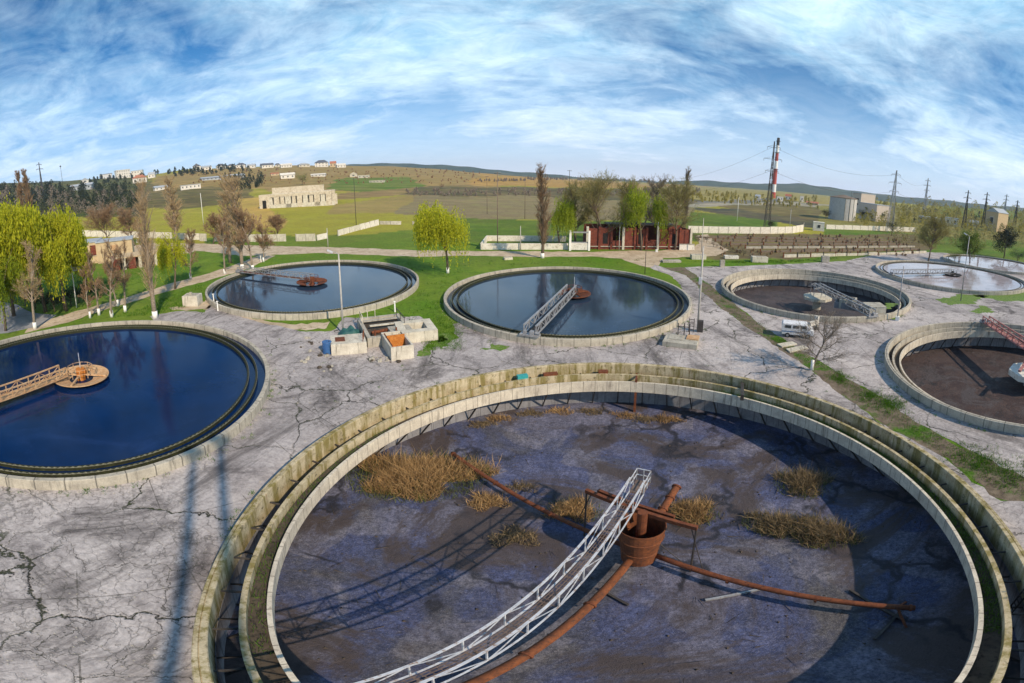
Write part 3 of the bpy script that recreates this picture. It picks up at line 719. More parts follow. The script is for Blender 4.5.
pipe('rusty pipe lying from the cone to the lower left under the white walkway', (cone_c.x - .6, cone_c.y - .5, zc), Vector((*G(416, 704, zc).xy, zc)), .24, legs=False)
pipe('rusty pipe reaching from the cone to the right with propped end', (cone_c.x + .7, cone_c.y - .5, zc), Vector((*G(915, 608, zc).xy, zc)), .19, sag=-.15)
pipe('rusty pipe running from the cone back left to the big reed clump', (cone_c.x - .7, cone_c.y + .9, zc), Vector((*G(452, 453, zc).xy, zc)), .17)
pp = cone_c.to_3d()
pipe('short rusty pipe sticking up through the reeds behind the cone', (pp.x + 1.6, pp.y + 2.0, -2.2), (pp.x + 3.9, pp.y + 4.3, -1.3), .26, legs=False)
for i, (a, b_, lab) in enumerate((((850, 591), (905, 622), 'fallen rusty bar under the propped pipe end'), ((705, 601), (760, 590), 'fallen grey bar on sludge right of the cone'), ((874, 640), (900, 612), 'dark bent bar leaning at the propped pipe end'), ((600, 590), (628, 606), 'dark bar on sludge below the cone'))):
    p, q = G(*a, NZ), G(*b_, NZ); o = MB().bar((0, 0, .12), (q.x - p.x, q.y - p.y, .14), .14, .16).build('scrap_bar', m_dark if i != 1 else m_grey); o.location = (p.x, p.y, NZ); tag(o, lab, 'scrap bar')
# gates on the trough of the near tank
cx, cy, R = TANKS['near']
def onring(px, py, z, r):
    p = G(px, py, z); d = (Vector(p[:2]) - Vector((cx, cy))).normalized(); return Vector((cx, cy)) + d * r, math.atan2(d.y, d.x)
for px, py, nm, lab, mm, dm, zz in ((523, 378, 'gate_box', 'small teal gate box on the back rim of the foreground tank', m_teal, (.5, 1.1, .45), .1), (553, 379, 'gate_box', 'flat rusty gate plate right of the teal box on the back rim', m_rust, (.5, 1.5, .25), .05), (604, 377, 'gate_box', 'second rusty gate plate on the back rim, left of the rusty post', m_rust, (.5, 1.0, .3), .05)):
    p, a = onring(px, py, .4, R - 1.2)
    root = thing(nm, lab, 'gate', (p.x, p.y, 0), a, 'gates on the trough of the foreground tank')
    MB().box((0, 0, zz), dm).build('plate', mm, root, bevel=.02).location.z = .35; MB().tube([(0, dm[1] * .4, zz), (0, dm[1] * .4, zz + .5)], .04, 6).build('spindle', m_rust, root)
p, a = onring(636, 385, -.4, R - 2.45)
root = thing('gate_post', 'tall rusty post in front of the white inner wall at the back', 'post', (p.x, p.y, 0), a)
MB().bar((0, 0, NZ), (0, 0, .35), .24, .3).build('post', m_rust, root); MB().bar((-.2, 0, .2), (1.3, 0, .2), .18, .18).build('arm', m_rust, root)
p, a = onring(742, 391, .2, R - 1.7)
root = thing('loose_beam', 'dark beam lying across the trough of the foreground tank', 'beam', (p.x, p.y, 0), a + .35)
MB().box((0, 0, .45), (3.0, .3, .24)).build('beam', m_dark, root); MB().box((-1.45, 0, .15), (.16, .34, .5)).build('end_plate', m_dark, root)
# ladder on the right side of the gap
p, a = onring(1016, 596, -.2, R - .75)
root = thing('wall_ladder', 'dark ladder leaning in the channel at the right side of the foreground tank', 'ladder', (p.x, p.y, 0), a)
for s in (-.25, .25): MB().bar((-.5, s, -3.6), (.3, s, 1.2), .06).build('rail', m_dark, root)
for i in range(12): MB().bar((-.5 + .8 * i / 12, -.25, -3.6 + 4.8 * i / 12), (-.5 + .8 * i / 12, .25, -3.6 + 4.8 * i / 12), .045).build('rung', m_dark, root)

# ---------------------------------------------------------------- valve chambers at the lamp post
ux = Vector((.86, .51, 0)).normalized(); crz = math.atan2(ux.y, ux.x)
def tub(name, label, cat, p, L, D, h, t_, m, floor=.2, rz=crz, extra=None, lid=None, group=None):
    root = thing(name, label, cat, (p.x, p.y, 0), rz, group)
    w = MB(); w.box((L / 2, t_ / 2, h / 2), (L, t_, h)); w.box((L / 2, D - t_ / 2, h / 2), (L, t_, h)); w.box((t_ / 2, D / 2, h / 2 - .002), (t_, D - 2 * t_, h - .004)); w.box((L - t_ / 2, D / 2, h / 2 - .002), (t_, D - 2 * t_, h - .004))
    w.build('wall', m, root); MB().box((L / 2, D / 2, floor / 2), (L - 2 * t_, D - 2 * t_, floor)).build('floor', m_dark2, root)
    if lid: MB().box((L * lid[0], D * lid[1], h + .05), (L * lid[2], D * lid[3], .10)).build('lid', m, root)
    return root
gp_ = 'concrete chambers round the lamp post'
p = G(391.5, 361.5)
r1 = tub('open_chamber', 'open whitewashed concrete trough with an orange rusted plate inside', 'chamber', p, 2.7, 5.2, 1.75, .22, m_stain, .3, group=gp_)
MB().box((1.35, 3.0, 1.25), (2.2, .10, 1.7)).build('rusted_plate', m_plate, r1); MB().box((.30, 2.6, 1.75), (.12, 4.2, .14)).build('edge_beam', m_rust, r1)
p = G(331.5, 356)
r2 = thing('concrete_block', 'low stained concrete block left of the open trough by the lamp post', 'chamber', (p.x, p.y, 0), crz - .06, gp_)
MB().box((2.15, 1.6, .75), (4.3, 3.2, 1.5)).build('body', m_stain, r2, bevel=.05); MB().box((1.2, 1.6, 1.52), (1.2, 1.4, .06)).build('hatch', m_rust, r2)
for i in range(3): MB().bar((3.9 + .15 * i, .3 + i * .7, 1.5), (3.9 + .15 * i, .3 + i * .7, 2.6), .07).build('post', m_rust, r2)
p = G(402, 344)
r3 = tub('hatch_chamber', 'concrete chamber with dark square hatch at the right end of the group', 'chamber', p + ux * -.3, 5.0, 4.6, 1.5, 1.1, m_pale, .1, group=gp_, rz=crz - .1)
p = G(368, 348)
r4 = tub('pit_chamber', 'broad grey chamber with rusty pit in the middle of the group', 'chamber', p, 6.2, 8.2, 1.35, .5, m_conc, .75, group=gp_)
MB().box((3.1, 6.3, 1.40), (5.0, .5, .12)).build('slab', m_conc, r4); MB().box((3.6, 4.2, 1.40), (5.0, .45, .12)).build('slab', m_pale, r4); MB().box((4.6, 2.3, 1.1), (2.6, 2.0, .5)).build('slab', m_conc, r4)
for k, (x0, y0, x1, y1) in enumerate(((.4, 5.6, .4, 7.9), (.4, 7.9, 2.6, 7.9), (5.7, 3.4, 5.7, 7.6))):
    q = MB()
    for f in (0, .5, 1): q.bar((x0 + (x1 - x0) * f, y0 + (y1 - y0) * f, 1.35), (x0 + (x1 - x0) * f, y0 + (y1 - y0) * f, 2.45), .08)
    q.bar((x0, y0, 2.4), (x1, y1, 2.4), .08); q.build('railing', m_pale if k < 2 else m_dark, r4)
for i in range(3): MB().tube([(1.2 + i * 1.4, 1.2, .8), (1.2 + i * 1.4, 1.2, 1.9)], .12, 10).build('valve_stem', m_rust, r4)
MB().tube([(1.0, 2.6, 1.0), (5.2, 3.4, 1.0)], .22, 12).build('pipe', m_rust, r4)
def drum(label, p, m, lying=False):
    root = thing('oil_drum', label, 'drum', p, .4); 
    b = MB().lathe([(.02, 0), (.42, 0), (.44, .04), (.42, .08), (.42, .55), (.445, .58), (.42, .61), (.42, 1.1), (.445, 1.14), (.42, 1.18), (.02, 1.16)], 24, closed=True).build('drum', m, root)
    MB().tube([(.2, 0, 1.16), (.2, 0, 1.22)], .05, 8).build('bung', m_dark, root); root.scale = (1.35, 1.35, 1.35); return root
drum('dark blue drum at the left side of the stained concrete block', G(327.5, 353), m_blue)
rr_ = thing('tarp_heap', 'green and blue tarp heap behind the stained block', 'tarp', (*G(350, 335).xy, 0), .3)
mb = MB(); N = 14
for i in range(N):
    for j in range(N):
        x, y = (i / (N - 1) - .5) * 3.4, (j / (N - 1) - .5) * 2.4; e = max(0, 1 - (abs(x) / 1.7) ** 2) * max(0, 1 - (abs(y) / 1.2) ** 2)
        mb.V.append((x, y, .05 + e * (1.0 + .25 * math.sin(x * 5 + y * 3) + .2 * math.sin(y * 7 - x))))
for i in range(N - 1):
    for j in range(N - 1): mb.F.append((i * N + j, (i + 1) * N + j, (i + 1) * N + j + 1, i * N + j + 1))
mb.build('sheet', MAT('tarp', (.02, .07, .09), (.03, .12, .10), .9, .6, 0, .2), rr_, smooth=True)
# chamber by the middle tank
p = G(662, 346)
r5 = thing('valve_pit', 'low flat-roofed valve pit with rusty yellow lid right of the middle tank', 'chamber', (p.x, p.y, 0), -.62 + .05)
MB().box((2.2, 1.6, .35), (4.4, 3.2, .7)).build('body', m_conc, r5, bevel=.04); MB().box((3.6, 2.3, .78), (1.6, 1.5, .16)).build('lid', m_tanrust, r5); MB().box((1.4, 1.8, .74), (1.8, 1.6, .08)).build('slab', m_conc, r5)
for x, y in ((1.5, 2.9), (2.3, 3.0), (3.0, 3.0)): MB().tube([(x, y, .7), (x, y, 2.4)], .07, 8).build('valve_stem', m_dark, r5)
MB().bar((1.5, 2.95, 1.9), (3.0, 3.0, 1.9), .08).build('rail', m_dark, r5)
# twin blocks on the right
gb = 'twin concrete blocks at the right'
p = G(838.5, 308.5); r6 = thing('concrete_block', 'left one of the twin concrete blocks, open topped, beyond the right tank', 'chamber', (p.x, p.y, 0), -1.05 + .18, gb)
MB().box((1.6, 1.5, .9), (3.2, 3.0, 1.8)).build('body', m_conc, r6, bevel=.05); MB().box((1.6, 1.5, 1.79), (2.4, 2.2, .06)).build('opening', m_hole, r6)
p = G(868.5, 317); r7 = thing('concrete_block', 'right one of the twin concrete blocks with whitewashed front', 'chamber', (p.x, p.y, 0), -.5, gb)
MB().box((1.6, 1.6, .9), (3.4, 3.2, 1.8)).build('body', m_stain, r7, bevel=.05); MB().box((1.6, 1.6, 1.84), (3.5, 3.3, .1)).build('lid', m_conc, r7)
p = (G(846, 311) + G(868, 316)) / 2 + Vector((1.0, 3.2, 0)); r8 = thing('pipe_duct', 'dark low duct joining the twin concrete blocks', 'duct', (p.x, p.y, 0), -1.0)
MB().box((0, 0, .6), (5.0, 2.2, 1.2)).build('body', m_low, r8); MB().box((0, 0, 1.23), (4.6, 1.6, .06)).build('cover', m_dark, r8)
# white block by the path
p = G(182.5, 306.5); r9 = thing('concrete_block', 'whitewashed concrete block on the lawn beside the path at left', 'chamber', (p.x, p.y, 0), .38)
MB().box((1.6, 1.3, 1.0), (3.1, 2.6, 2.0)).build('body', m_stain, r9, bevel=.06); MB().box((1.6, 1.3, 2.04), (2.2, 1.7, .08)).build('lid', m_conc, r9); MB().box((1.5, 1.0, 2.3), (.5, .4, .5)).build('cap', m_conc, r9)
for px, py, w, h, lab in ((430, 246, 0, 0, ''),): pass
for px, py, w, d, h, lab, mm in ((313, 264, 3.0, 1.2, .7, 'low pale kerb block behind the tank with the dark red hub', m_pale), (731, 258.5, 4.2, 1.6, .9, 'pale concrete block on the grass strip behind the van tank', m_bwhite), (759, 262, 4.6, 2.2, 1.6, 'tan concrete block at the end of the debris line', m_pale), (698, 259, 4.2, 2.0, 1.3, 'pale broken block on grass beside the road junction', m_pale), (825, 262, 2.4, 1.5, 1.9, 'small grey pump box between van tank and pink tank', m_conc), (722, 267, 1.2, .9, 1.8, 'thin grey marker block at left of van tank', m_conc), (508, 259.5, 2.2, 1.3, .6, 'small pale slab on lawn behind the middle tank', m_pale), (671, 262, 5.0, 2.0, .5, 'broken flat slab in the grass by the road junction', m_conc)):
    p = G(px, py); r = thing('concrete_block', lab, 'block', (p.x, p.y, 0), face_cam(p) + .3)
    MB().box((0, 0, h / 2), (w, d, h)).build('body', mm, r, bevel=.05); MB().box((.1 * w, 0, h + .03), (w * .6, d * .7, .06)).build('cap', m_conc, r)
for i, (a, b_, c_, d_) in enumerate((((777, 345), (792, 342.5), (797, 345), (782, 347.8)), ((786, 350), (803, 346.5), (808, 349), (790, 353)))):
    pts = [G(*q) for q in (a, b_, c_, d_)]; ce = sum(pts, Vector()) / 4; o = MB().prism([(q.x - ce.x, q.y - ce.y) for q in pts[::-1]], .02, .2).build('footbridge_slab', m_pale); o.location = ce
    if o.data.polygons[0].normal.z > 0: o.data.flip_normals()
    tag(o, ('upper', 'lower')[i] + ' of two pale slabs laid across the verge by the van', 'slab')
# rubble stones
for i in range(46):
    if i < 30: px, py = rnd.uniform(300, 335), rnd.uniform(338, 372)
    else: px, py = rnd.uniform(372, 402), rnd.uniform(356, 366)
    p = G(px, py); s = rnd.uniform(.12, .42)
    mb = MB(); bmx = bmesh.new(); bmesh.ops.create_icosphere(bmx, subdivisions=1, radius=s)
    for v in bmx.verts: v.co *= rnd.uniform(.65, 1.2); v.co.z *= .6
    mb.add([v.co for v in bmx.verts], [[q.index for q in f.verts] for f in bmx.faces]); bmx.free()
    o = mb.build('rubble_stone', m_conc if i % 3 else m_dark2); o.location = (p.x, p.y, s * .3)
    tag(o, 'grey rubble stone on the yard by the stained block', 'stone', 'rubble stones by the lamp post')

# ---------------------------------------------------------------- the old van behind the verge tree
p = G(797, 336); r = thing('old_van', 'grimy white old van parked behind the leafless tree', 'van', (p.x, p.y, 0), rad(-38))
poly = [(-2.3, .45), (2.2, .45), (2.3, .9), (2.25, 1.25), (1.75, 1.45), (1.25, 2.1), (-2.2, 2.15), (-2.35, 1.9)]
mb = MB(); n = len(poly)
mb.add([(x, -.92, z) for x, z in poly] + [(x, .92, z) for x, z in poly], [tuple(range(n)), tuple(range(n, 2 * n))[::-1]] + [(i, n + i, n + (i + 1) % n, (i + 1) % n) for i in range(n)])
mb.build('body', m_van, r, bevel=.07)
MB().add([(1.79, -.78, 1.5), (1.79, .78, 1.5), (1.32, .74, 2.05), (1.32, -.74, 2.05)], [(0, 1, 2, 3)]).build('windscreen', m_glass, r).location.x = .03
for s in (-1, 1):
    for x0, x1 in ((.35, 1.15), (-.75, .1), (-1.9, -1.0)):
        MB().box(((x0 + x1) / 2, s * .925, 1.68), (x1 - x0, .02, .46)).build('side_window', m_glass, r)
    for x in (-1.45, 1.45):
        w = MB().tube([(x, s * .98, .36), (x, s * .72, .36)], .36, 18).build('wheel', m_rub, r)
        MB().tube([(x, s * .99, .36), (x, s * .975, .36)], .19, 12).build('rim', m_grey, r)
    MB().box((2.28, s * .66, .95), (.06, .3, .2)).build('headlight', m_glass, r)
MB().box((2.3, 0, .55), (.14, 1.8, .2)).build('bumper', m_grey, r); MB().box((-.3, 0, .95), (4.0, 1.87, .12)).build('side_stripe', m_blue, r)
p = G(812, 329); r = thing('tank_trailer', 'small white tank trailer parked right behind the old van', 'trailer', (p.x, p.y, 0), .2)
MB().tube([(-1.0, 0, .9), (1.0, 0, .9)], .45, 16).build('tank', m_bwhite, r); MB().box((1.3, .2, 1.0), (.3, .7, 1.7)).build('cabinet', m_bwhite, r)
for s in (-1, 1): MB().tube([(0, s * .55, .3), (0, s * .7, .3)], .3, 14).build('wheel', m_rub, r)
MB().bar((-1.0, 0, .4), (-2.0, 0, .3), .08).build('drawbar', m_grey, r)

# ---------------------------------------------------------------- vegetation
def rv(r): return Vector((r.gauss(0, 1), r.gauss(0, 1), r.gauss(0, 1))).normalized()
def leafq(V, F, p, s, r, droop=None):
    a = rv(r); b = a.orthogonal().normalized()
    if droop: a = (Vector((r.gauss(0, .25), r.gauss(0, .25), -1))).normalized(); b = a.orthogonal().normalized(); b = Matrix.Rotation(r.uniform(0, 6.28), 3, a) @ b
    o = len(V); l = s * (1.9 if droop else 1.2)
    V += [p - a * l * .5, p + b * s * .42, p + a * l * .5, p - b * s * .42]; F.append((o, o + 1, o + 2, o + 3))
def strip(V, F, p, q, w, r):
    d = q - p; n = d.cross(rv(r)).normalized() * w
    o = len(V); V += [p - n, p + n, q + n * .35, q - n * .35]; F.append((o, o + 1, o + 2, o + 3))
def curve(p, d, L, r, n=4, bend=.25, grav=0.0):
    pts = [p]; d = d.normalized()
    for i in range(n):
        d = (d + rv(r) * bend + Vector((0, 0, grav))).normalized(); pts.append(pts[-1] + d * L / n)
    return pts
def mk_tree(kind, h, w, seed, tw=.022, dens=1.0, trunk_r=None):
    """returns (trunk MB, crown MB): trunk with limbs; crown of twigs and leaves"""
    r = random.Random(seed); T = MB(); CV, CF = [], []
    tr = trunk_r or h * .016 + .05
    if kind == 'poplar':
        tp = curve(Vector((0, 0, 0)), Vector((0, 0, 1)), h * .93, r, 8, .025); T.tube(tp, [tr * (1 - .9 * i / 8) for i in range(9)], 7)
        for i in range(int(95 * dens)):
            f = r.uniform(.10, .95); p = Vector(tp[int(f * 8)]).lerp(tp[min(8, int(f * 8) + 1)], f * 8 % 1); a = r.uniform(0, 6.28)
            L = h * r.uniform(.14, .30) * (1.15 - f * .75); env = w * .5 * (math.sin(min(1, f * 1.9 + .22) * PI * .5)) * (1.1 - f * .62)
            q = curve(p, Vector((math.cos(a) * env, math.sin(a) * env, L)), L, r, 3, .10, .12)
            T.tube(q, [tr * .26, tr * .17, tr * .1, tr * .05], 3, False)
            for k in range(10):
                g = r.uniform(.2, 1); s = q[min(3, int(g * 3))]; d = Vector((math.cos(a) * .4 + r.gauss(0, .28), math.sin(a) * .4 + r.gauss(0, .28), 1))
                e = s + d.normalized() * L * r.uniform(.2, .45); strip(CV, CF, s, e, tw, r)
                for _ in range(3):
                    b = s.lerp(e, r.uniform(.2, .9)); strip(CV, CF, b, b + Vector((r.gauss(0, .4), r.gauss(0, .4), r.uniform(.5, 1))).normalized() * h * .035, tw * .75, r)
    elif kind in ('bare', 'bud'):
        fk = h * r.uniform(.22, .32)
        tp = curve(Vector((0, 0, 0)), Vector((r.gauss(0, .05), r.gauss(0, .05), 1)), h * .78, r, 6, .10); T.tube(tp, [tr * (1 - .85 * i / 6) for i in range(7)], 8)
        for i in range(int(19 * dens)):
            f = r.uniform(.26, 1.0); p = Vector(tp[int(f * 5.99)]).lerp(tp[min(6, int(f * 5.99) + 1)], f * 5.99 % 1); a = i * 2.4 + r.uniform(-.4, .4)
            L = (w * .56) * (1.1 - .35 * f) * r.uniform(.8, 1.1); up = .35 + f * 1.0
            q = curve(p, Vector((math.cos(a), math.sin(a), up)), L, r, 5, .22, .10); T.tube(q, [tr * .42 * (1 - .16 * k) for k in range(6)], 5, False)
            for k in range(11):
                g = r.uniform(.2, 1) * 4.99; s = q[int(g)].lerp(q[int(g) + 1], g % 1); d = (q[-1] - q[0]).normalized() + rv(r) * .9 + Vector((0, 0, .35))
                s2 = curve(s, d, L * r.uniform(.25, .62), r, 3, .28, .05); T.tube(s2, [tr * .13, tr * .09, tr * .06, tr * .03], 3, False)
                for _ in range(11):
                    g2 = r.uniform(0, 1) * 2.99; b = s2[int(g2)].lerp(s2[int(g2) + 1], g2 % 1); e = b + (d.normalized() + rv(r) * .85).normalized() * L * r.uniform(.12, .30); strip(CV, CF, b, e, tw, r)
                    for _2 in range(2):
                        b2 = b.lerp(e, r.uniform(.3, 1)); strip(CV, CF, b2, b2 + (d.normalized() + rv(r)).normalized() * L * .09, tw * .7, r)
                    if kind == 'bud':
                        for _3 in range(2): leafq(CV, CF, e + rv(r) * .35, h * .0085, r)
    elif kind == 'willow':
        tp = curve(Vector((0, 0, 0)), Vector((r.gauss(0, .06), 0, 1)), h * .6, r, 5, .12); T.tube(tp, [tr * (1 - .7 * i / 5) for i in range(6)], 8)
        lobes = [(r.uniform(0, 6.28), r.uniform(.45, .9), r.uniform(.55, 1.0)) for _ in range(9)]
        for a, q, hh in lobes:
            tip = Vector((math.cos(a) * w * .5 * q, math.sin(a) * w * .5 * q, h * (.60 + .32 * hh * (1 - q * q * .6))))
            p = Vector(tp[2 + int(r.random() * 2.99)]); T.tube([p, p.lerp(tip, .5) + Vector((0, 0, h * .05)), tip], [tr * .4, tr * .22, tr * .07], 5, False)
        for i in range(int(620 * dens)):
            a0, q0, hh = lobes[i % 9]; lr = w * .20 * (1.15 - .3 * q0); hh = hh * r.uniform(.35, 1.0)
            v = rv(r) * lr * r.random() ** .33; cx0, cy0 = math.cos(a0) * w * .5 * q0 * .82, math.sin(a0) * w * .5 * q0 * .82
            x = Vector((cx0 + v.x, cy0 + v.y, h * (.40 + .49 * hh * (1 - q0 * q0 * .6)) + abs(v.z) * .9)); rq = min(1, math.hypot(x.x, x.y) / (w * .5))
            Ls = h * r.uniform(.06, .16 + .34 * rq ** 2); m = int(Ls / (h * .017)) + 2; d = Vector((x.x / w + r.gauss(0, .35), x.y / w + r.gauss(0, .35), .35))
            for _ in range(m):
                d = (d * .72 + Vector((r.gauss(0, .12), r.gauss(0, .12), -.5))).normalized(); x = x + d * Ls / m
                if x.z < h * .06: break
                leafq(CV, CF, x + rv(r) * h * .012, h * r.uniform(.008, .017), r, r.random() < .8)
    else:   # leafy: uneven clumps of leaf faces round the limb ends
        tp = curve(Vector((0, 0, 0)), Vector((r.gauss(0, .05), 0, 1)), h * .72, r, 5, .10); T.tube(tp, [tr * (1 - .75 * i / 5) for i in range(6)], 7)
        for i in range(int(20 * dens)):
            f = r.uniform(.35, 1.0); p = Vector(tp[int(f * 4.99)]); a = i * 2.4 + r.uniform(-.5, .5)
            q = curve(p, Vector((math.cos(a), math.sin(a), .5 + f * .9)), w * .5 * r.uniform(.6, 1.05), r, 4, .2, .05); T.tube(q, [tr * .35 * (1 - .2 * k) for k in range(5)], 4, False)
            for k in range(3):
                c_ = q[2 + k] + rv(r) * w * .04; R_ = w * r.uniform(.09, .17)
                for _ in range(int(34 * dens)):
                    leafq(CV, CF, c_ + rv(r) * R_ * r.random() ** .5, h * .022 + .03, r)
    A_ = np.array([tuple(v) for v in CV]); B_ = np.array([tuple(v) for v in T.V])
    kz = h / max(np.percentile(A_[:, 2], 99.7), B_[:, 2].max() * .97); kr = np.clip(w * .5 / max(.05, np.percentile(np.hypot(A_[:, 0], A_[:, 1]), 96)), .5, 1.6)
    A_ *= (kr, kr, kz); kb = 1 + (kr - 1) * np.clip(B_[:, 2] / (h * .3), 0, 1); B_[:, 0] *= kb; B_[:, 1] *= kb; B_[:, 2] *= kz
    T.V = [tuple(v) for v in B_]
    C_ = MB(); C_.V = [tuple(v) for v in A_]; C_.F = CF
    return T, C_
TREES = {}
def tree_at(name, label, px, pb, pt, wpx, kind, cm, tm=None, seed=1, group=None, white=False, dens=1.0, tw=None, cat='tree', trunk_r=None, base=None):
    p = base or foot(px, pb, pt); h = ztop(p, px, pt) - p.z; w = wpx * mpp(p)
    root = thing(name, label, cat, tuple(p), (seed * 1.7) % 6.28, group)
    T, C_ = mk_tree(kind, h, w, seed, tw or max(.018, mpp(p) * .13), dens, trunk_r)
    T.build('trunk', tm or m_bark, root, smooth=True); C_.build('crown', cm, root)
    if white:
        rr = (trunk_r or h * .016 + .05) * 1.12
        MB().tube([(0, 0, -.05), (0, 0, 1.3)], [rr * 1.05, rr], 9).build('whitewash_band', m_lime, root, smooth=True)
    return root
def near_base(k, l): return None
# willows, left
gw = 'yellow-green willows at the left edge'
tree_at('willow_tree', 'tallest yellow willow at the left, above the parking corner', 38, 312, 196, 88, 'willow', m_willow, seed=3, group=gw, dens=4.2)
tree_at('willow_tree', 'yellow willow cut by the left edge, behind the tallest one', 6, 316, 202, 84, 'willow', m_willow, seed=4, group=gw, dens=4.0)
tree_at('willow_tree', 'low bright willow hanging beside the parking kerb, right of the tallest', 60, 311, 214, 60, 'willow', m_willow, seed=5, group=gw, dens=3.6)
tree_at('willow_tree', 'front willow whose strands hang low at the very left edge', 0, 331, 250, 54, 'willow', m_willowg, seed=6, group=gw, dens=2.6)
tree_at('willow_tree', 'deep yellow willow half hidden behind the two tallest at the left edge', 24, 300, 208, 64, 'willow', m_willow, seed=7, group=gw, dens=2.4)
tree_at('willow_tree', 'small upright yellow-green willow on the lawn beside the path', 172, 289, 230, 34, 'willow', m_willow, seed=8, dens=1.2)
tree_at('willow_tree', 'lone rounded willow on the lawn left of the middle tank', 447, 273, 203, 68, 'willow', m_willow, seed=9, white=True, dens=2.4)
tree_at('willow_tree', 'narrow green willow right of the tall poplar behind the enclosure', 560, 249, 197, 32, 'willow', m_willowg, seed=10, dens=1.6)
tree_at('willow_tree', 'green willow in front of the red brick ruin', 643, 250.5, 185, 44, 'willow', m_willowg, seed=11, dens=1.8)
# poplars
gpop = 'bare columnar poplars'
pop = (('tall bare poplar at the rim of the deep blue tank with white base', 147, 318, 176, 21, 21, True, m_twigg), ('bare golden poplar behind the path at left', 173, 243, 175, 19, 22, False, m_twigg), ('left one of two thick golden poplars by the tank with dark red hub', 226, 263, 173, 24, 23, False, m_twigg), ('right one of two thick golden poplars by the tank with dark red hub', 238, 269, 174, 25, 24, True, m_twigg),
       ('left one of the twin slim poplars above the yellow willows', 20, 222, 170, 8, 25, False, m_twig), ('right one of the twin slim poplars above the yellow willows', 28, 222, 168, 9, 26, False, m_twig), ('tall grey poplar behind the middle tank beside the enclosure', 543, 258, 163, 17, 27, True, m_twig), ('slim dark poplar at the right end of the brick ruin', 685, 243, 167, 9, 28, False, m_twigd))
for lab, px, pb, pt, wp, sd, wh, cm in pop: tree_at('poplar_tree', lab, px, pb, pt, wp, 'poplar', cm, m_bark if cm != m_twigg else m_barkp, sd, gpop, wh, .9)
# bare trees, left
gb_ = 'small bare trees with whitewashed trunks along the path'
for lab, px, pb, pt, wp, sd, cm in (('pale birch with white trunk at the parking kerb', 29, 329, 240, 30, 31, m_twigg), ('thin bare sapling right of the parking, nearest to the willow', 87, 318, 268, 16, 32, m_twig), ('bare tree with pinkish twigs second along the path', 95, 315, 250, 22, 33, m_twig), ('bushy bare tree third along the path, broad white trunk', 107, 317, 238, 32, 34, m_twig), ('bare tree right before the tall poplar with white base', 121, 312, 240, 28, 35, m_twig), ('slender bare tree across the path with whitened trunk', 114, 306, 246, 18, 36, m_twig),
        ('slim bare tree with long white trunk left of the thick poplars', 222, 274, 215, 20, 37, m_twig), ('bare brown tree right of the thick poplars', 250, 270, 205, 30, 38, m_twig), ('thin bare tree with white base right of small willow', 188, 278, 228, 20, 39, m_twig), ('low bare tree between the two thick poplars and the road', 262, 262, 222, 24, 40, m_twig)):
    tree_at('bare_tree', lab, px, pb, pt, wp, 'bare', cm, m_barkp, sd, gb_, True, .8)
gk = 'bare brown trees behind the path at left'
for lab, px, pb, pt, wp, sd in (('broad reddish bare tree behind the low building', 105, 247, 203, 46, 41), ('reddish bare tree right of the broad one', 132, 246, 206, 32, 42), ('dark bare shrub tree behind the poplar pair', 212, 244, 212, 26, 43), ('small bare tree in front of the ruined fence', 276, 240, 214, 22, 44)):
    tree_at('bare_tree', lab, px, pb, pt, wp, 'bare', m_twig, m_bark, sd, gk, False, 1.0)
# trees at the brick ruin
gr = 'spring trees round the brick ruin'
for lab, px, pb, pt, wp, sd, k, cm in (('big spreading budding tree over the brick ruin', 604, 249, 171, 70, 51, 'bud', m_olive), ('budding tree left of the big spreading one, with dark trunk', 576, 247, 180, 40, 52, 'bud', m_olive), ('grey bare crown between the two willows of the brick ruin', 655, 240, 174, 38, 53, 'bare', m_twigd), ('broad budding tree at the right corner of brick ruin', 677, 250, 177, 52, 54, 'bud', m_olive), ('dark bare tree at the back of the ruin', 630, 243, 177, 36, 55, 'bud', m_olive)):
    tree_at('spreading_tree', lab, px, pb, pt, wp, k, cm, m_bark, sd, gr, False, 1.05)
tree_at('bare_tree', 'leafless dark tree with whitewashed base on the verge by the van', 815, 370, 312, 74, 'bare', m_twigd, m_twigd, 61, None, True, .55, tw=.018, trunk_r=.17)
# right
tree_at('spreading_tree', 'dark budding tree in front of the pink mirror tank', 931, 263, 212, 34, 'bud', m_olive, m_bark, 62, dens=1.3)
tree_at('leafy_tree', 'fresh green bushy tree behind the pink mirror tank', 972, 264, 230, 30, 'leafy', m_green, m_bark, 63, dens=1.6)
tree_at('leafy_tree', 'dark green bush tree at far right beside the green one', 1006, 258, 226, 26, 'leafy', m_dkleaf, m_bark, 64, dens=1.4)
tree_at('leafy_bush', 'round dark bush at right edge behind the tanks', 1018, 262, 248, 24, 'leafy', m_dkleaf, m_bark, 65, cat='bush')
tree_at('leafy_bush', 'yellowish low bush left of the fresh green tree', 955, 262, 250, 20, 'leafy', m_ylw, m_bark, 66, cat='bush')
tree_at('leafy_bush', 'dark bush at the foot of the tall pylon by the silo', 893, 233, 222, 12, 'leafy', m_dkleaf, m_bark, 67, cat='bush')
tree_at('leafy_bush', 'dark bush at the pylon foot behind the pale panel fence', 771, 229, 220, 10, 'leafy', m_dkleaf, m_bark, 68, cat='bush')
tree_at('leafy_bush', 'dark bush at left side of the round silo', 826, 219, 208, 12, 'leafy', m_dkleaf, m_bark, 69, cat='bush')
tree_at('leafy_bush', 'dark bush between silo and tall block', 862, 219, 209, 12, 'leafy', m_dkleaf, m_bark, 70, cat='bush')
tree_at('leafy_bush', 'round green bush on the hill below the white house', 302, 185, 172, 16, 'leafy', m_green, m_bark, 71, cat='bush')
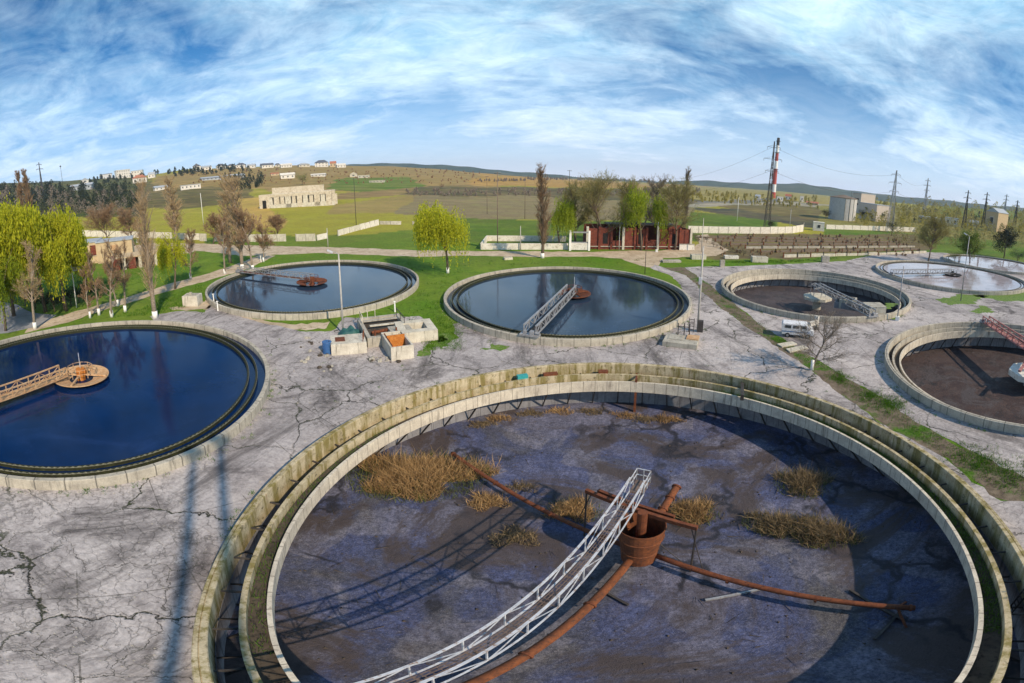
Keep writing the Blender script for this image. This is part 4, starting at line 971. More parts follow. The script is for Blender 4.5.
tree_at('leafy_bush', 'lone brown bush on the ochre field at the hill foot', 442, 188, 183, 6, 'leafy', m_twig, m_bark, 72, cat='bush')
# dark bushes along the debris line
gd = 'dark scrub along the debris line by the drying beds'
for i in range(17):
    f = i / 16; px = 692 + (752 - 692) * f + rnd.uniform(-2, 2); pb = 238 + (259 - 238) * f + rnd.uniform(-1, 1)
    tree_at('scrub_bush', 'dark leafless scrub along the debris line left of the drying beds', px, pb, pb - rnd.uniform(4, 7), rnd.uniform(7, 13), 'leafy', m_dkleaf if i % 3 else m_twigd, m_bark, 80 + i, gd, cat='bush', dens=.5)
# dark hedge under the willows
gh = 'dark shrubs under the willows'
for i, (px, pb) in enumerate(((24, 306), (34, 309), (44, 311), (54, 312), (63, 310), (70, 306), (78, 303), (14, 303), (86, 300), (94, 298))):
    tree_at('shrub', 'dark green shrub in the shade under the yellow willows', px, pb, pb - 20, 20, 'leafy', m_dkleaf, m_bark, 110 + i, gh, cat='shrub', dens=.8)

# far woods: no one could count them
def woods(name, kind_list, spots, hpx, seed):
    r = random.Random(seed); V, F = [], []
    for px, pb in spots:
        p = at(px, pb); k = mpp(p); h = r.uniform(*hpx) * k; w = h * r.uniform(.5, .9)
        V_, F_ = [], []
        for i in range(110):
            a = r.uniform(0, 6.28); f = r.random() ** .8; rad_ = w * .5 * math.sin(PI * min(1, .30 + f * .66)) * r.random() ** .5
            leafq(V, F, p + Vector((math.cos(a) * rad_, math.sin(a) * rad_, h * f)), max(k * .9, h * .085) * r.uniform(.5, 1.2), r)
    mb = MB(); mb.V = [tuple(v) for v in V]; mb.F = F
    o = mb.build(name, kind_list); return tag(o, kind='stuff')
r = random.Random(5)
woods('far_woods', m_dkleaf, [(r.uniform(-8, 140), r.uniform(190, 214)) for _ in range(330)], (6, 13), 1)
woods('far_woods', m_twigd, [(r.uniform(-8, 150), r.uniform(196, 220)) for _ in range(120)], (8, 14), 2)
woods('far_woods', m_ylw, [(x, r.uniform(204 + (x - 800) * .05, 226 + (x - 800) * .05)) for x in [r.uniform(855, 1034) for _ in range(260)]], (6, 13), 3)
woods('far_woods', m_olive, [(x, r.uniform(205 + (x - 800) * .04, 240 + (x - 800) * .05)) for x in [r.uniform(880, 1034) for _ in range(200)]], (6, 15), 4)
woods('far_woods', m_dkleaf, [(x, r.uniform(203 + (x - 800) * .05, 214 + (x - 800) * .07)) for x in [r.uniform(880, 1034) for _ in range(60)]], (4, 8), 5)
woods('far_woods', m_dkleaf, [(x, 171 + (190 - x) * .085 + r.uniform(-1, 5)) for x in [r.uniform(90, 250) for _ in range(90)]], (3, 6), 6)
woods('far_woods', m_twigd, [(x, r.uniform(190, 196)) for x in [r.uniform(395, 700) for _ in range(170)]], (2, 4), 7)
woods('far_woods', m_ylw, [(x, r.uniform(190, 200) + (x - 640) * .05) for x in [r.uniform(640, 820) for _ in range(190)]], (2, 5), 8)
woods('far_woods', m_twig, [(r.uniform(190, 480), r.uniform(169, 184)) for _ in range(260)], (.6, 1.6), 9)
woods('far_woods', m_dkleaf, [(r.uniform(225, 262), r.uniform(178, 190)) for _ in range(50)], (4, 10), 10)
woods('far_woods', m_twigg, [(r.uniform(225, 262), r.uniform(216, 232)) for _ in range(60)], (1.5, 4), 11)
woods('far_woods', m_twigd, [(x, r.uniform(178, 180) + abs(x - 560) * .03) for x in [r.uniform(480, 800) for _ in range(200)]], (1.5, 3), 12)
woods('bank_scrub', m_twig, [(r.uniform(720, 920), r.uniform(236, 256)) for _ in range(160)], (1.5, 3.5), 13)

# reeds in the drained tank: each clump a thing
def reeds(label, px, py, wpx, dpx, h, n, m, seed, z=NZ, grp='dry reed clumps in the drained foreground tank', ang=0):
    r = random.Random(seed); c = G(px, py, z); k = mpp(c); w = wpx * k * .5; d_ = max(.4, (G(px, py + dpx / 2, z) - G(px, py - dpx / 2, z)).length * .5)
    root = thing('reed_clump', label, 'reeds', tuple(c), math.atan2(c.y, c.x) - PI / 2 + ang, grp); V, F = [], []
    for i in range(n):
        a = r.uniform(0, 6.28); q = r.random() ** .5; lump = .8 + .25 * math.sin(a * 3 + seed) + .2 * math.sin(a * 5 + seed * 2)
        p = Vector((math.cos(a) * w * q * lump, math.sin(a) * d_ * q * lump, 0)); hh = h * r.uniform(.2, 1.15) * (1.1 - .5 * q)
        lean = Vector((r.gauss(0, .45), r.gauss(0, .45), 1)); e = p + lean * hh; mid_ = p.lerp(e, .55) + Vector((r.gauss(0, .04), r.gauss(0, .04), 0)); wd = r.uniform(.010, .022)
        b = lean.cross(rv(r)).normalized() * wd; o = len(V)
        V += [p - b, p + b, mid_ + b * .9, mid_ - b * .9, e + Vector((r.gauss(0, .12), r.gauss(0, .12), -abs(r.gauss(0, .15))))]; F += [(o, o + 1, o + 2, o + 3), (o + 3, o + 2, o + 4)]
    mb = MB(); mb.V = [tuple(v) for v in V]; mb.F = F; mb.build('stems', m, root)
    if n > 1000:
        V, F = [], []
        for i in range(n // 5):
            a = r.uniform(0, 6.28); q = r.random() ** .4; p = Vector((math.cos(a) * w * q * 1.08, math.sin(a) * d_ * q * 1.1, 0)); strip(V, F, p, p + Vector((r.gauss(0, .3), r.gauss(0, .3), 1)) * h * r.uniform(.15, .5), .018, r)
        mb = MB(); mb.V = [tuple(v) for v in V]; mb.F = F; mb.build('undergrowth', m_reedg, root)
reeds('largest straw-brown reed clump at the back left of the drained tank', 418, 478, 116, 44, 2.0, 8500, m_reed, 1)
reeds('small tuft right of the largest reed clump beside the pipe', 487, 503, 36, 18, 1.1, 800, m_reed, 2)
reeds('sparse flat tuft in the middle of the sludge left of the walkway', 514, 538, 44, 22, .8, 800, m_reedd, 3)
reeds('thin reed tuft just left of the walkway end', 573, 512, 44, 24, 1.3, 1100, m_reed, 4)
reeds('golden reed clump behind the cone around the upright pipe', 690, 514, 44, 26, 1.5, 1500, m_reed, 5)
reeds('brown reed clump nearest the right back wall', 803, 484, 46, 28, 1.6, 1700, m_reedd, 6)
reeds('left half of the wide reed pair right of the cone', 776, 526, 50, 24, 1.4, 1700, m_reedd, 7)
reeds('right half of the wide reed pair right of the cone', 822, 534, 56, 30, 1.5, 2000, m_reedd, 8)
reeds('thin dry tuft left of the pipe end near the large clump', 520, 488, 30, 14, .7, 350, m_reedd, 9)
for i, (x, y) in enumerate(((480, 425), (500, 419), (530, 414), (560, 412), (590, 412), (625, 416), (645, 420), (668, 420))):
    reeds('dry weed tuft at the foot of the sunlit back wall', x, y, 30, 8, .7, 420, m_reed if i % 2 else m_reedd, 20 + i, grp='weed tufts along the back wall of the foreground tank')
# weeds in the trough of the near tank (a green band no one could count)
V, F = [], []; r = random.Random(3)
for i in range(5200):
    a = r.uniform(-1.2, .8) if i % 7 else r.uniform(2.6, 3.9); q = r.uniform(R - 2.38, R - 1.72)
    p = Vector((TANKS['near'][0] + q * math.cos(a), TANKS['near'][1] + q * math.sin(a), -.5)); h = r.uniform(.08, .38)
    strip(V, F, p, p + Vector((r.gauss(0, .1), r.gauss(0, .1), h)), .014, r)
mb = MB(); mb.V = [tuple(v) for v in V]; mb.F = F; tag(mb.build('trough_weeds', m_grass), kind='stuff')
# grass blades on the verge and round the yard edge
V, F = [], []; r = random.Random(9)
def blades(p, n, h, spread):
    for _ in range(n):
        q = p + Vector((r.gauss(0, spread), r.gauss(0, spread), 0)); strip(V, F, q, q + Vector((r.gauss(0, .35), r.gauss(0, .35), 1)) * h * r.uniform(.5, 1.2), .02, r)
for _ in range(330):
    f = r.random() ** .7 * (len(VL) - 1.001); i = int(f); a = G(*VL[i]).lerp(G(*VL[i + 1]), f % 1); b = G(*VR[i]).lerp(G(*VR[i + 1]), f % 1)
    blades(a.lerp(b, r.uniform(.25, 1.0)), 16, .2, .35)
for px, py, s in ((1000, 470, 1.2), (985, 462, 1.0), (1015, 478, 1.2), (970, 455, .8), (842, 378, .7), (872, 396, .8), (893, 407, .8), (888, 403, .7)):
    for _ in range(26): blades(G(px, py) + Vector((r.gauss(0, s), r.gauss(0, s), 0)), 26, .26, .3)
for _ in range(420):
    px = r.uniform(425, 460); py = r.uniform(318, 350); blades(G(px, py), 10, .2, .4)
mb = MB(); mb.V = [tuple(v) for v in V]; mb.F = F; tag(mb.build('grass_tufts', m_grass), kind='stuff')

# litter on the yard: stones along the walls and weeds in the joints, more than anyone would count
r = random.Random(21); V, F = [], []; V2, F2 = [], []
def pebble(p, s):
    o = len(V); q = [Vector((r.uniform(.6, 1.2) * s * x, r.uniform(.6, 1.2) * s * y, r.uniform(.4, .9) * s * z)) + p for x, y, z in ((1, 0, 0), (-.5, .87, 0), (-.5, -.87, 0), (0, 0, 1))]
    V.extend(q); F.extend([(o, o + 1, o + 3), (o + 1, o + 2, o + 3), (o + 2, o, o + 3)])
def tuft_(p, n, h):
    for _ in range(n):
        q = p + Vector((r.gauss(0, .12), r.gauss(0, .12), 0)); strip(V2, F2, q, q + Vector((r.gauss(0, .4), r.gauss(0, .4), 1)) * h * r.uniform(.4, 1.2), .016, r)
for k, a0, a1, n in (('near', .2, 3.5, 900), ('left', -1.6, .9, 260), ('mid', -3.0, .2, 300), ('midright', -3.4, .3, 260), ('right', 1.6, 4.6, 320)):
    cx_, cy_, R_ = TANKS[k]
    for _ in range(n):
        a = r.uniform(a0, a1); q = R_ + abs(r.gauss(0, .5)) + .05; p = Vector((cx_ + q * math.cos(a), cy_ + q * math.sin(a), .02)); pebble(p, r.uniform(.03, .11))
        if r.random() < .16: tuft_(p, 14, .22)
for _ in range(900): pebble(G(r.uniform(10, 1010), r.uniform(330, 670)), 0) if False else None
for _ in range(520):
    p = G(r.uniform(0, 330), r.uniform(400, 683)); 
    if all(math.hypot(p.x - c[0], p.y - c[1]) > c[2] + .1 for c in TANKS.values()): p.z = .02; pebble(p, r.uniform(.02, .07))
for _ in range(420):
    p = G(r.uniform(260, 900), r.uniform(325, 420))
    if all(math.hypot(p.x - c[0], p.y - c[1]) > c[2] + .1 for c in TANKS.values()):
        p.z = .02; pebble(p, r.uniform(.03, .12))
        if r.random() < .12: tuft_(p, 12, .18)
mb = MB(); mb.V = [tuple(v) for v in V]; mb.F = F; tag(mb.build('gravel', m_conc), kind='stuff')
mb = MB(); mb.V = [tuple(v) for v in V2]; mb.F = F2; tag(mb.build('weeds', m_grass), kind='stuff')
# silt, sticks and litter on the sludge bed
r = random.Random(22); V, F = [], []
for _ in range(700):
    a = r.uniform(0, 6.28); q = 19.0 * r.random() ** .5; p = Vector((TANKS['near'][0] + q * math.cos(a), TANKS['near'][1] + q * math.sin(a), -3.93)); s = r.uniform(.03, .14)
    if r.random() < .5: pebble(p, s)
    else:
        d = Vector((r.gauss(0, 1), r.gauss(0, 1), 0)).normalized() * r.uniform(.2, 1.1); strip(V, F, p + Vector((0, 0, .04)), p + d + Vector((0, 0, r.uniform(.02, .15))), r.uniform(.015, .035), r)
mb = MB(); mb.V = [tuple(v) for v in V]; mb.F = F; tag(mb.build('debris', m_dark2), kind='stuff')

# rougher tufts over the mown lawns
r = random.Random(31); V2, F2 = [], []; lawn_polys = [[(215, 268), (420, 258), (640, 258), (690, 272), (600, 262), (460, 275), (440, 330), (400, 318), (425, 285), (330, 259)], [(110, 318), (200, 285), (210, 300), (160, 314)], [(690, 262), (790, 260), (850, 257), (780, 264)], [(200, 262), (150, 280), (90, 300), (80, 285), (160, 262)]]
for pl in lawn_polys:
    xs_ = [q[0] for q in pl]; ys_ = [q[1] for q in pl]
    for _ in range(900):
        x, y = r.uniform(min(xs_), max(xs_)), r.uniform(min(ys_), max(ys_))
        if not inpoly(np.array([x]), np.array([y]), pl)[0]: continue
        p = G(x, y)
        if any(math.hypot(p.x - c[0], p.y - c[1]) < c[2] + .2 for c in TANKS.values()): continue
        for _ in range(9):
            q = p + Vector((r.gauss(0, .35), r.gauss(0, .35), 0)); strip(V2, F2, q, q + Vector((r.gauss(0, .4), r.gauss(0, .4), 1)) * r.uniform(.12, .42), .035, r)
mb = MB(); mb.V = [tuple(v) for v in V2]; mb.F = F2; tag(mb.build('grass_tufts', m_grass), kind='stuff')

# ---------------------------------------------------------------- lamp posts and poles
def pole(name, label, cat, px, pb, pt, m, r0=.16, lamp=None, arms=0, group=None, base=False, tri=False):
    p = foot(px, pb, pt); h = ztop(p, px, pt) - p.z; root = thing(name, label, cat, tuple(p), face_cam(p), group)
    MB().tube([(0, 0, -.2), (0, 0, h)], [r0, r0 * .65], 10).build('pole', m, root, smooth=True)
    if lamp:
        MB().tube([(0, 0, h - .05), (lamp * .5, -.1, h + .35), (lamp, -.2, h + .45)], .05, 6).build('arm', m_grey, root)
        MB().box((lamp * 1.25, -.25, h + .48), (.85, .42, .24), R=Matrix.Rotation(.5 * (1 if lamp < 0 else -1), 3, 'Y')).build('lamp_head', m_paint, root, bevel=.05)
    for i in range(arms):
        z = h - .35 - i * .75; MB().bar((-1.0, 0, z), (1.0, 0, z), .14).build('cross_arm', m_dark, root)
        for x in (-.9, -.45, .45, .9): MB().tube([(x, 0, z + .05), (x, 0, z + .32)], .06, 6).build('insulator', m_paint, root)
    if base: MB().box((0, 0, .35), (.7, .7, .9)).build('footing', m_lime, root, bevel=.04)
    return root
pole('lamp_post', 'tall thin pale lamp post rising from the concrete chambers', 'lamp post', 341, 334, 254, m_post, .15, lamp=-.9)
rt = pole('lamp_post', 'weathered lamp post right of the middle tank with white lamp on the trunk', 'lamp post', 700.5, 331, 246, m_post, .17)
MB().box((-.1, -.3, 12.2 * .62), (.5, .5, .95)).build('lamp_head', m_paint, rt, bevel=.05)
q = MB()
for s in (-.35, .35): q.bar((-.9 + s, -.6, 0), (-.9 + s, -.6, 2.1), .09)
for z in (.4, .9, 1.4, 1.9): q.bar((-1.25, -.6, z), (-.55, -.6, z), .07)
q.box((.35, -.3, .9), (.8, .6, 1.7)); q.build('switch_frame', m_dark, rt)
pole('steel_pole', 'thin dark pole behind the right back rim of the middle tank', 'pole', 645.5, 274, 249, m_dark, .09)
pole('lamp_post', 'dark lamp post standing at the right rim of the van tank', 'lamp post', 900.5, 320.5, 266, m_grey, .13, base=True)
pole('lamp_post', 'lamp post behind the twin concrete blocks with white lamp high up', 'lamp post', 965, 301, 236, m_grey, .13, lamp=-.8)
pole('lamp_post', 'lamp post at left with pale sign board, beside the willows', 'lamp post', 73.5, 307.5, 258, m_lime, .14, lamp=.9)
MB().box((1.0, -.12, 8.3), (2.0, .1, .9)).build('sign_board', m_paint, bpy.data.objects['lamp_post.004'])
for i, (px, pb, pt, lab, m, a) in enumerate(((202, 226, 193, 'slender white pole on the field left of the ruined barn', m_lime, 0), (327.5, 247, 228, 'short pale post between the road and the ruined fence', m_post, 0), (355, 225, 178, 'tall dark pole in front of the ruined barn', m_dark, 1), (497.5, 247, 172, 'wooden pole behind the enclosure, left of the poplar', m_wood, 1), (520.5, 250, 226, 'pale short post in front of the enclosure wall', m_post, 0), (525, 219, 176, 'dark wooden pole between the enclosure and the poplar', m_wood, 1), (569, 224, 170, 'tall thin dark pole left of the spreading tree', m_dark, 1), (487, 214, 176, 'distant wooden pole farthest left in the brown field', m_wood, 1), (657.5, 252, 222, 'pale post with white foot in front of the brick ruin', m_post, 0), (619.5, 250, 224, 'grey post in front of the middle of the brick ruin', m_post, 0),
     (702.5, 252, 218, 'grey post where the track meets the road', m_post, 0), (738, 221, 197, 'white pole on the lawn behind the pale panel fence', m_lime, 0), (790.5, 226, 209, 'white cross shaped pole by the pipe track', m_paint, 1), (893.5, 236, 198, 'thin pole beside the tall pylon', m_dark, 0), (62, 190, 166, 'slim water tower with round tank over the left woods', m_dark, 0), (850, 222, 191, 'dark pole in front of the round silo', m_dark, 0))):
    rt = pole('utility_pole', lab, 'pole', px, pb, pt, m, .16 if i != 14 else .5, arms=a, base=('foot' in lab))
    if i == 14:
        p = rt.location; h = ztop(Vector(p), px, pt) - p.z; MB().lathe([(.3, h - 2.4), (1.9, h - 1.2), (1.9, h + .6), (.4, h + 1.6)], 14, closed=False).build('tank', m_dark, rt); rt['category'] = 'water tower'
for i, (px, pb, lab) in enumerate(((214, 303, 'left rim of the tank with dark red hub'), (218, 311, 'lower left rim of the tank with dark red hub'), (395, 312, 'lower right lawn of the tank with dark red hub'), (137, 243, 'end of the ruined fence'), (261, 262, 'lawn edge by the low bare tree'))):
    p = at(px, pb); o = thing('marker_post', 'short white marker post at the ' + lab, 'post', tuple(p), .2, 'short white marker posts')
    MB().tube([(0, 0, -.1), (0, 0, 1.7)], [.13, .10], 8).build('post', m_lime, o); MB().box((0, 0, 1.75), (.3, .3, .14)).build('cap', m_lime, o)

# ---------------------------------------------------------------- lattice pylons, chimney, wires
PYTOP = {}
def pylon(label, px, pb, pt, wb, m, arms=3, key=None, base=None):
    wb = {'A': 2.6, 'B': 4.2, 'C': 4.6}.get(key, 3.4)
    p = base or foot(px, pb, pt); h = ztop(p, px, pt) - p.z; root = thing('lattice_pylon', label, 'pylon', tuple(p), face_cam(p) + .3, 'lattice pylons on the plain')
    q = MB(); n = 9; t_ = max(.10, mpp(p) * .28); hw = lambda f: wb * .5 * (1 - f) ** 1.15 + wb * .055
    for s in range(4):
        sx, sy = ((-1, -1), (1, -1), (1, 1), (-1, 1))[s]; sx2, sy2 = ((-1, -1), (1, -1), (1, 1), (-1, 1))[(s + 1) % 4]
        for i in range(n):
            f0, f1 = i / n, (i + 1) / n; a, b = hw(f0), hw(f1)
            q.bar((sx * a, sy * a, h * f0), (sx * b, sy * b, h * f1), t_ * 1.25)
            q.bar((sx * a, sy * a, h * f0), (sx2 * b, sy2 * b, h * f1), t_ * .7); q.bar((sx2 * a, sy2 * a, h * f0), (sx * b, sy * b, h * f1), t_ * .7)
            q.bar((sx * b, sy * b, h * f1), (sx2 * b, sy2 * b, h * f1), t_ * .6)
    q.build('lattice_mast', m, root)
    for i in range(arms):
        z = h * (.93 - .135 * i); L = h * (.075 + .03 * (i == 1)); c = MB()
        for s in (-1, 1): c.bar((0, 0, z), (s * L, 0, z + .1), t_ * 1.1); c.bar((0, 0, z + h * .03), (s * L, 0, z + .1), t_ * .7); c.tube([(s * L, 0, z), (s * L, 0, z - h * .025)], t_ * .6, 5)
        c.build('cross_arm', m, root)
    PYTOP[key or px] = (Vector(p), h)
    return root
pylon('dark lattice pylon standing in front of the red and white chimney', 770.6, 229, 141, 6.0, m_dark, 3, 'A')
pylon('tall grey lattice pylon just right of the flat roofed block', 893, 232, 170, 6.5, m_grey, 3, 'B')
pylon('second grey lattice pylon right of the tall one by the silo', 926, 214, 178, 6.5, m_grey, 3, 'C')
pylon('dark lattice mast left of the pale gable building', 966, 228, 190, 5.0, m_dark, 2, 'D')
pylon('lattice pylon standing right in front of the pale gable building', 985, 228, 192, 4.5, m_dark, 2, 'E')
pylon('thin lattice mast right of the pale gable building', 1005, 222, 194, 5.0, m_grey, 2, 'F')
pylon('faint lattice mast left of the twin slim poles at far right', 1016, 226, 200, 4.0, m_dark, 2, 'H')
pylon('dark lattice mast rising from the left woods', 41, 196, 162, 5.0, m_dark, 2, 'L')
def wire(label, a, b, sag, r=.07):
    n = 24; pts = [a.lerp(b, i / n) - Vector((0, 0, 4 * sag * (i / n) * (1 - i / n))) for i in range(n + 1)]; o = pts[0].copy()
    ob = MB().tube([p - o for p in pts], r, 4, False).build('power_line', m_dark); ob.location = o; return tag(ob, label, 'power line', 'power lines between the pylons')
pa, ha = PYTOP['A']; pb_, hb = PYTOP['B']; pc, hc = PYTOP['C']
wl = at(660, 200)
for i, f in enumerate((.93, .66)):
    wire(('upper', 'lower')[i] + ' wire from the chimney pylon to the tall silo pylon', pa + Vector((1, 0, ha * f)), pb_ + Vector((-1, 0, hb * f)), 6, .045)
    wire(('upper', 'lower')[i] + ' wire from the tall silo pylon to the next pylon', pb_ + Vector((1, 0, hb * f)), pc + Vector((-1, 0, hc * f)), 8, .06)
    wire(('upper', 'lower')[i] + ' wire running left from the chimney pylon', pa + Vector((-1, 0, ha * f)), Vector((wl.x, wl.y, wl.z + 26 - i * 12)), 8, .05)
p = foot(775.8, 198, 137.5); h = ztop(p, 775, 137.5) - p.z; k = mpp(p)
root = thing('chimney', 'tall red and white banded chimney on the horizon', 'chimney', tuple(p), 0)
z0 = -4; seg = 8; r_b, r_t = k * 2.3, k * 1.4
for i in range(seg):
    f0, f1 = i / seg, (i + 1) / seg; ra, rb = r_b + (r_t - r_b) * f0, r_b + (r_t - r_b) * f1
    MB().lathe([(.1, z0 + (h - z0) * f0), (ra, z0 + (h - z0) * f0), (rb, z0 + (h - z0) * f1), (.1, z0 + (h - z0) * f1)], 20, closed=False).build('band', m_dark if i == 7 else (m_cred if i in (0, 2, 3, 5) else m_cwhite), root, smooth=False)
q = MB()
for f in (.5, .78, .97): MB().lathe([(r_b + (r_t - r_b) * f, z0 + h * f), (r_b + (r_t - r_b) * f + k * .9, z0 + h * f), (r_b + (r_t - r_b) * f + k * .9, z0 + h * f + k * .4), (r_b + (r_t - r_b) * f, z0 + h * f + k * .4)], 16).build('gallery', m_dark, root)

# ---------------------------------------------------------------- buildings
def house(name, label, px0, px1, pb, pt, m, roof, rm, depth=.7, yaw=0.0, windows=(3, 1), group=None, cat='house', wm=None, chim=False, door=True, rh=.38, base=None):
    pc_ = (px0 + px1) / 2; p = base or at(pc_, pb); k = mpp(p); w = (px1 - px0) * k; h = (ztop(p, pc_, pt) - p.z) * (.85 if cat == 'house' else 1.0); d = w * depth
    root = thing(name, label, cat, tuple(p), face_cam(p) + yaw, group)
    hr = h * rh if roof != 'flat' else 0.0; hw = h - hr
    MB().box((0, d / 2, hw / 2 - 1.5), (w, d, hw + 3)).build('wall', m, root)
    o_ = w * .04
    if roof == 'gable':
        MB().add([(-w / 2 - o_, -o_, hw - .1), (w / 2 + o_, -o_, hw - .1), (w / 2 + o_, d + o_, hw - .1), (-w / 2 - o_, d + o_, hw - .1), (-w / 2 - o_, d / 2, h), (w / 2 + o_, d / 2, h)], [(0, 1, 5, 4), (2, 3, 4, 5), (1, 2, 5), (3, 0, 4), (3, 2, 1, 0)]).build('roof', rm, root)
    elif roof == 'front':
        MB().add([(-w / 2 - o_, -o_, hw - .1), (w / 2 + o_, -o_, hw - .1), (w / 2 + o_, d + o_, hw - .1), (-w / 2 - o_, d + o_, hw - .1), (0, -o_, h), (0, d + o_, h)], [(0, 4, 5, 3), (4, 1, 2, 5), (0, 1, 4), (2, 3, 5), (3, 2, 1, 0)]).build('roof', rm, root)
    elif roof == 'hip':
        MB().add([(-w / 2 - o_, -o_, hw - .1), (w / 2 + o_, -o_, hw - .1), (w / 2 + o_, d + o_, hw - .1), (-w / 2 - o_, d + o_, hw - .1), (-w * .22, d / 2, h), (w * .22, d / 2, h)], [(0, 1, 5, 4), (2, 3, 4, 5), (1, 2, 5), (3, 0, 4), (3, 2, 1, 0)]).build('roof', rm, root)
    else:
        MB().box((0, d / 2, hw + k * .12), (w + o_, d + o_, k * .5)).build('roof', rm, root)
    nx, nz = windows
    for j in range(nz):
        for i in range(nx):
            x = -w / 2 + w * (i + .5) / nx; z = hw * (j + .55) / nz; ww, wh = w / nx * .26, hw / nz * .34
            f = MB().box((x, -.04, z), (ww * 1.15, .12, wh * 1.15)).build('window', wm or m_bwhite, root); MB().box((x, -.11, z), (ww, .06, wh)).build('pane', m_glass, f)
    if chim: MB().box((w * .2, d * .55, h), (k * .7, k * .7, h * .25)).build('chimney', m_brick, root)
    return root
gh = 'houses on the hill at left'
hs = [('white slab house with flat dark roof at the left end of the hill', 100, 112, 178, 170, m_bwhite, 'flat', m_roofdk, (4, 2)), ('long white apartment block above the left woods', 117, 131, 178, 168.5, m_bwhite, 'flat', m_bwhite, (6, 3)), ('lower white wing right of the long white apartment block', 131.5, 143, 177, 169.5, m_bwhite, 'flat', m_roofgr, (4, 2)), ('white house with red roof in front of the apartment block', 133, 147, 183, 173, m_bwhite, 'hip', m_roofred, (3, 1)), ('tiny white gable house above the left woods', 82, 89, 183, 177, m_bwhite, 'front', m_roofgr, (1, 1)),
      ('white house right of the red roofed one', 148, 155, 178, 171, m_bwhite, 'gable', m_roofgr, (2, 1)), ('tall white gabled house at the top left of the hill', 193, 201, 171, 162, m_bwhite, 'front', m_roofdk, (2, 2)), ('low white house right of the tall gabled one on the crest', 202, 212, 170, 164.5, m_bwhite, 'gable', m_roofgr, (3, 1)), ('dark roofed house fourth along the crest', 217, 226, 169, 162.5, m_bwhite, 'hip', m_roofdk, (3, 1)), ('wide dark roofed house fifth along the crest', 227, 235, 168.5, 163, m_pale, 'hip', m_roofdk, (3, 1)),
      ('white house with flat dark roof sixth along the crest', 236, 245, 168, 162, m_bwhite, 'hip', m_roofdk, (3, 1)), ('little white house seventh along the crest', 247, 255, 168, 163, m_bwhite, 'gable', m_roofgr, (2, 1)), ('long dark roofed house in the middle of the crest', 262, 274, 168, 162, m_bwhite, 'gable', m_roofdk, (4, 1)), ('small house with dark roof beside the long one', 275, 280, 167, 162.5, m_pale, 'hip', m_roofdk, (1, 1)), ('white low house right of the crest middle', 281, 292, 167.5, 162.5, m_bwhite, 'gable', m_bwhite, (4, 1)), ('grey roofed house near the right end of the crest', 299, 310, 167, 162, m_pale, 'hip', m_roofgr, (3, 1)),
      ('big white house with dark dome roof near the right end of the crest', 315, 328, 167, 158.5, m_bwhite, 'hip', m_roofdk, (4, 2)), ('reddish roofed house last but one on the crest', 330, 336, 167, 160, m_tanbrick, 'gable', m_roofred, (2, 1)), ('white low house at the right end of the crest', 337, 346, 167.5, 162.5, m_bwhite, 'gable', m_bwhite, (3, 1)), ('white house standing alone below the crest', 281, 295, 178.5, 171.5, m_bwhite, 'gable', m_bwhite, (3, 1)), ('pale long shed right of the lone white house', 311, 325, 176.5, 172.8, m_bwhite, 'gable', m_bwhite, (4, 1)), ('tan roofed hut left of the lone white house', 271, 279, 175.5, 172, m_tanbrick, 'gable', m_roofred, (2, 1)),
      ('pale ruin with a stepped gable on the right hill slope', 350, 357, 177, 171.5, m_pale, 'front', m_pale, (1, 1)), ('long low ruin beside the stepped gable on the slope', 358, 369, 178, 175, m_pale, 'flat', m_pale, (3, 1)), ('low pale shed far right on the slope', 369, 383, 182.5, 180.5, m_pale, 'flat', m_pale, (4, 1)), ('long blue-grey roofed shed below the crest at left', 202, 222, 180, 175.5, m_roofgr, 'gable', m_roofgr, (5, 1)), ('pale blue shed right of the long blue-grey one', 226, 245, 178, 173, m_roofgr, 'gable', m_roofgr, (4, 1)), ('long white wall-like shed behind the golden poplars', 181, 201, 189, 184, m_bwhite, 'flat', m_roofgr, (5, 1)), ('white shed left of the wall-like one', 155, 168, 190, 184.5, m_bwhite, 'gable', m_roofgr, (3, 1)), ('teal roofed shed among the left trees', 70, 92, 190, 182, m_roofgr, 'gable', m_roofgr, (4, 1))]
for lab, x0, x1, b, t_, m, rf, rm, wn in hs: house('hill_house', lab, x0, x1, b, t_, m, rf, rm, .6, rnd.uniform(-.3, .3), wn, gh, wm=m_grey)
# small far buildings on the right plain
gf = 'small buildings near the chimney'
for lab, x0, x1, b, t_, m, rf, rm, wn in (('little white shed left of the chimney foot', 755, 760, 199, 194.5, m_bwhite, 'gable', m_roofgr, (1, 1)), ('white house with red front right of the chimney foot', 785, 791, 200, 194, m_bwhite, 'gable', m_roofred, (2, 1)), ('low white building close right of the chimney', 777, 783, 201, 197, m_bwhite, 'flat', m_bwhite, (2, 1)), ('white box building farther right of the chimney', 800, 803.5, 202, 196.5, m_bwhite, 'flat', m_bwhite, (1, 1)), ('tan low shed between chimney and silo', 806, 818, 205, 201.5, m_tanbrick, 'gable', m_roofred, (3, 1)),
      ('long grey roofed hall right of the pylons', 918, 942, 224, 217.5, m_grey, 'flat', m_roofgr, (5, 1)), ('white block with dark gate right of the long hall', 944, 958, 226, 218, m_bwhite, 'flat', m_roofgr, (2, 1)), ('blue-grey roofed shed left of the gable building', 967, 978, 226, 220, m_roofgr, 'gable', m_roofgr, (2, 1))):
    house('far_building', lab, x0, x1, b, t_, m, rf, rm, .7, rnd.uniform(-.2, .2), wn, gf, 'building', wm=m_grey)
house('gable_building', 'tall pale tan gable building behind the pylons at far right', 983, 997, 231, 207, m_tanbrick, 'front', m_roofgr, 1.6, -.5, (1, 1), None, 'building', rh=.18)
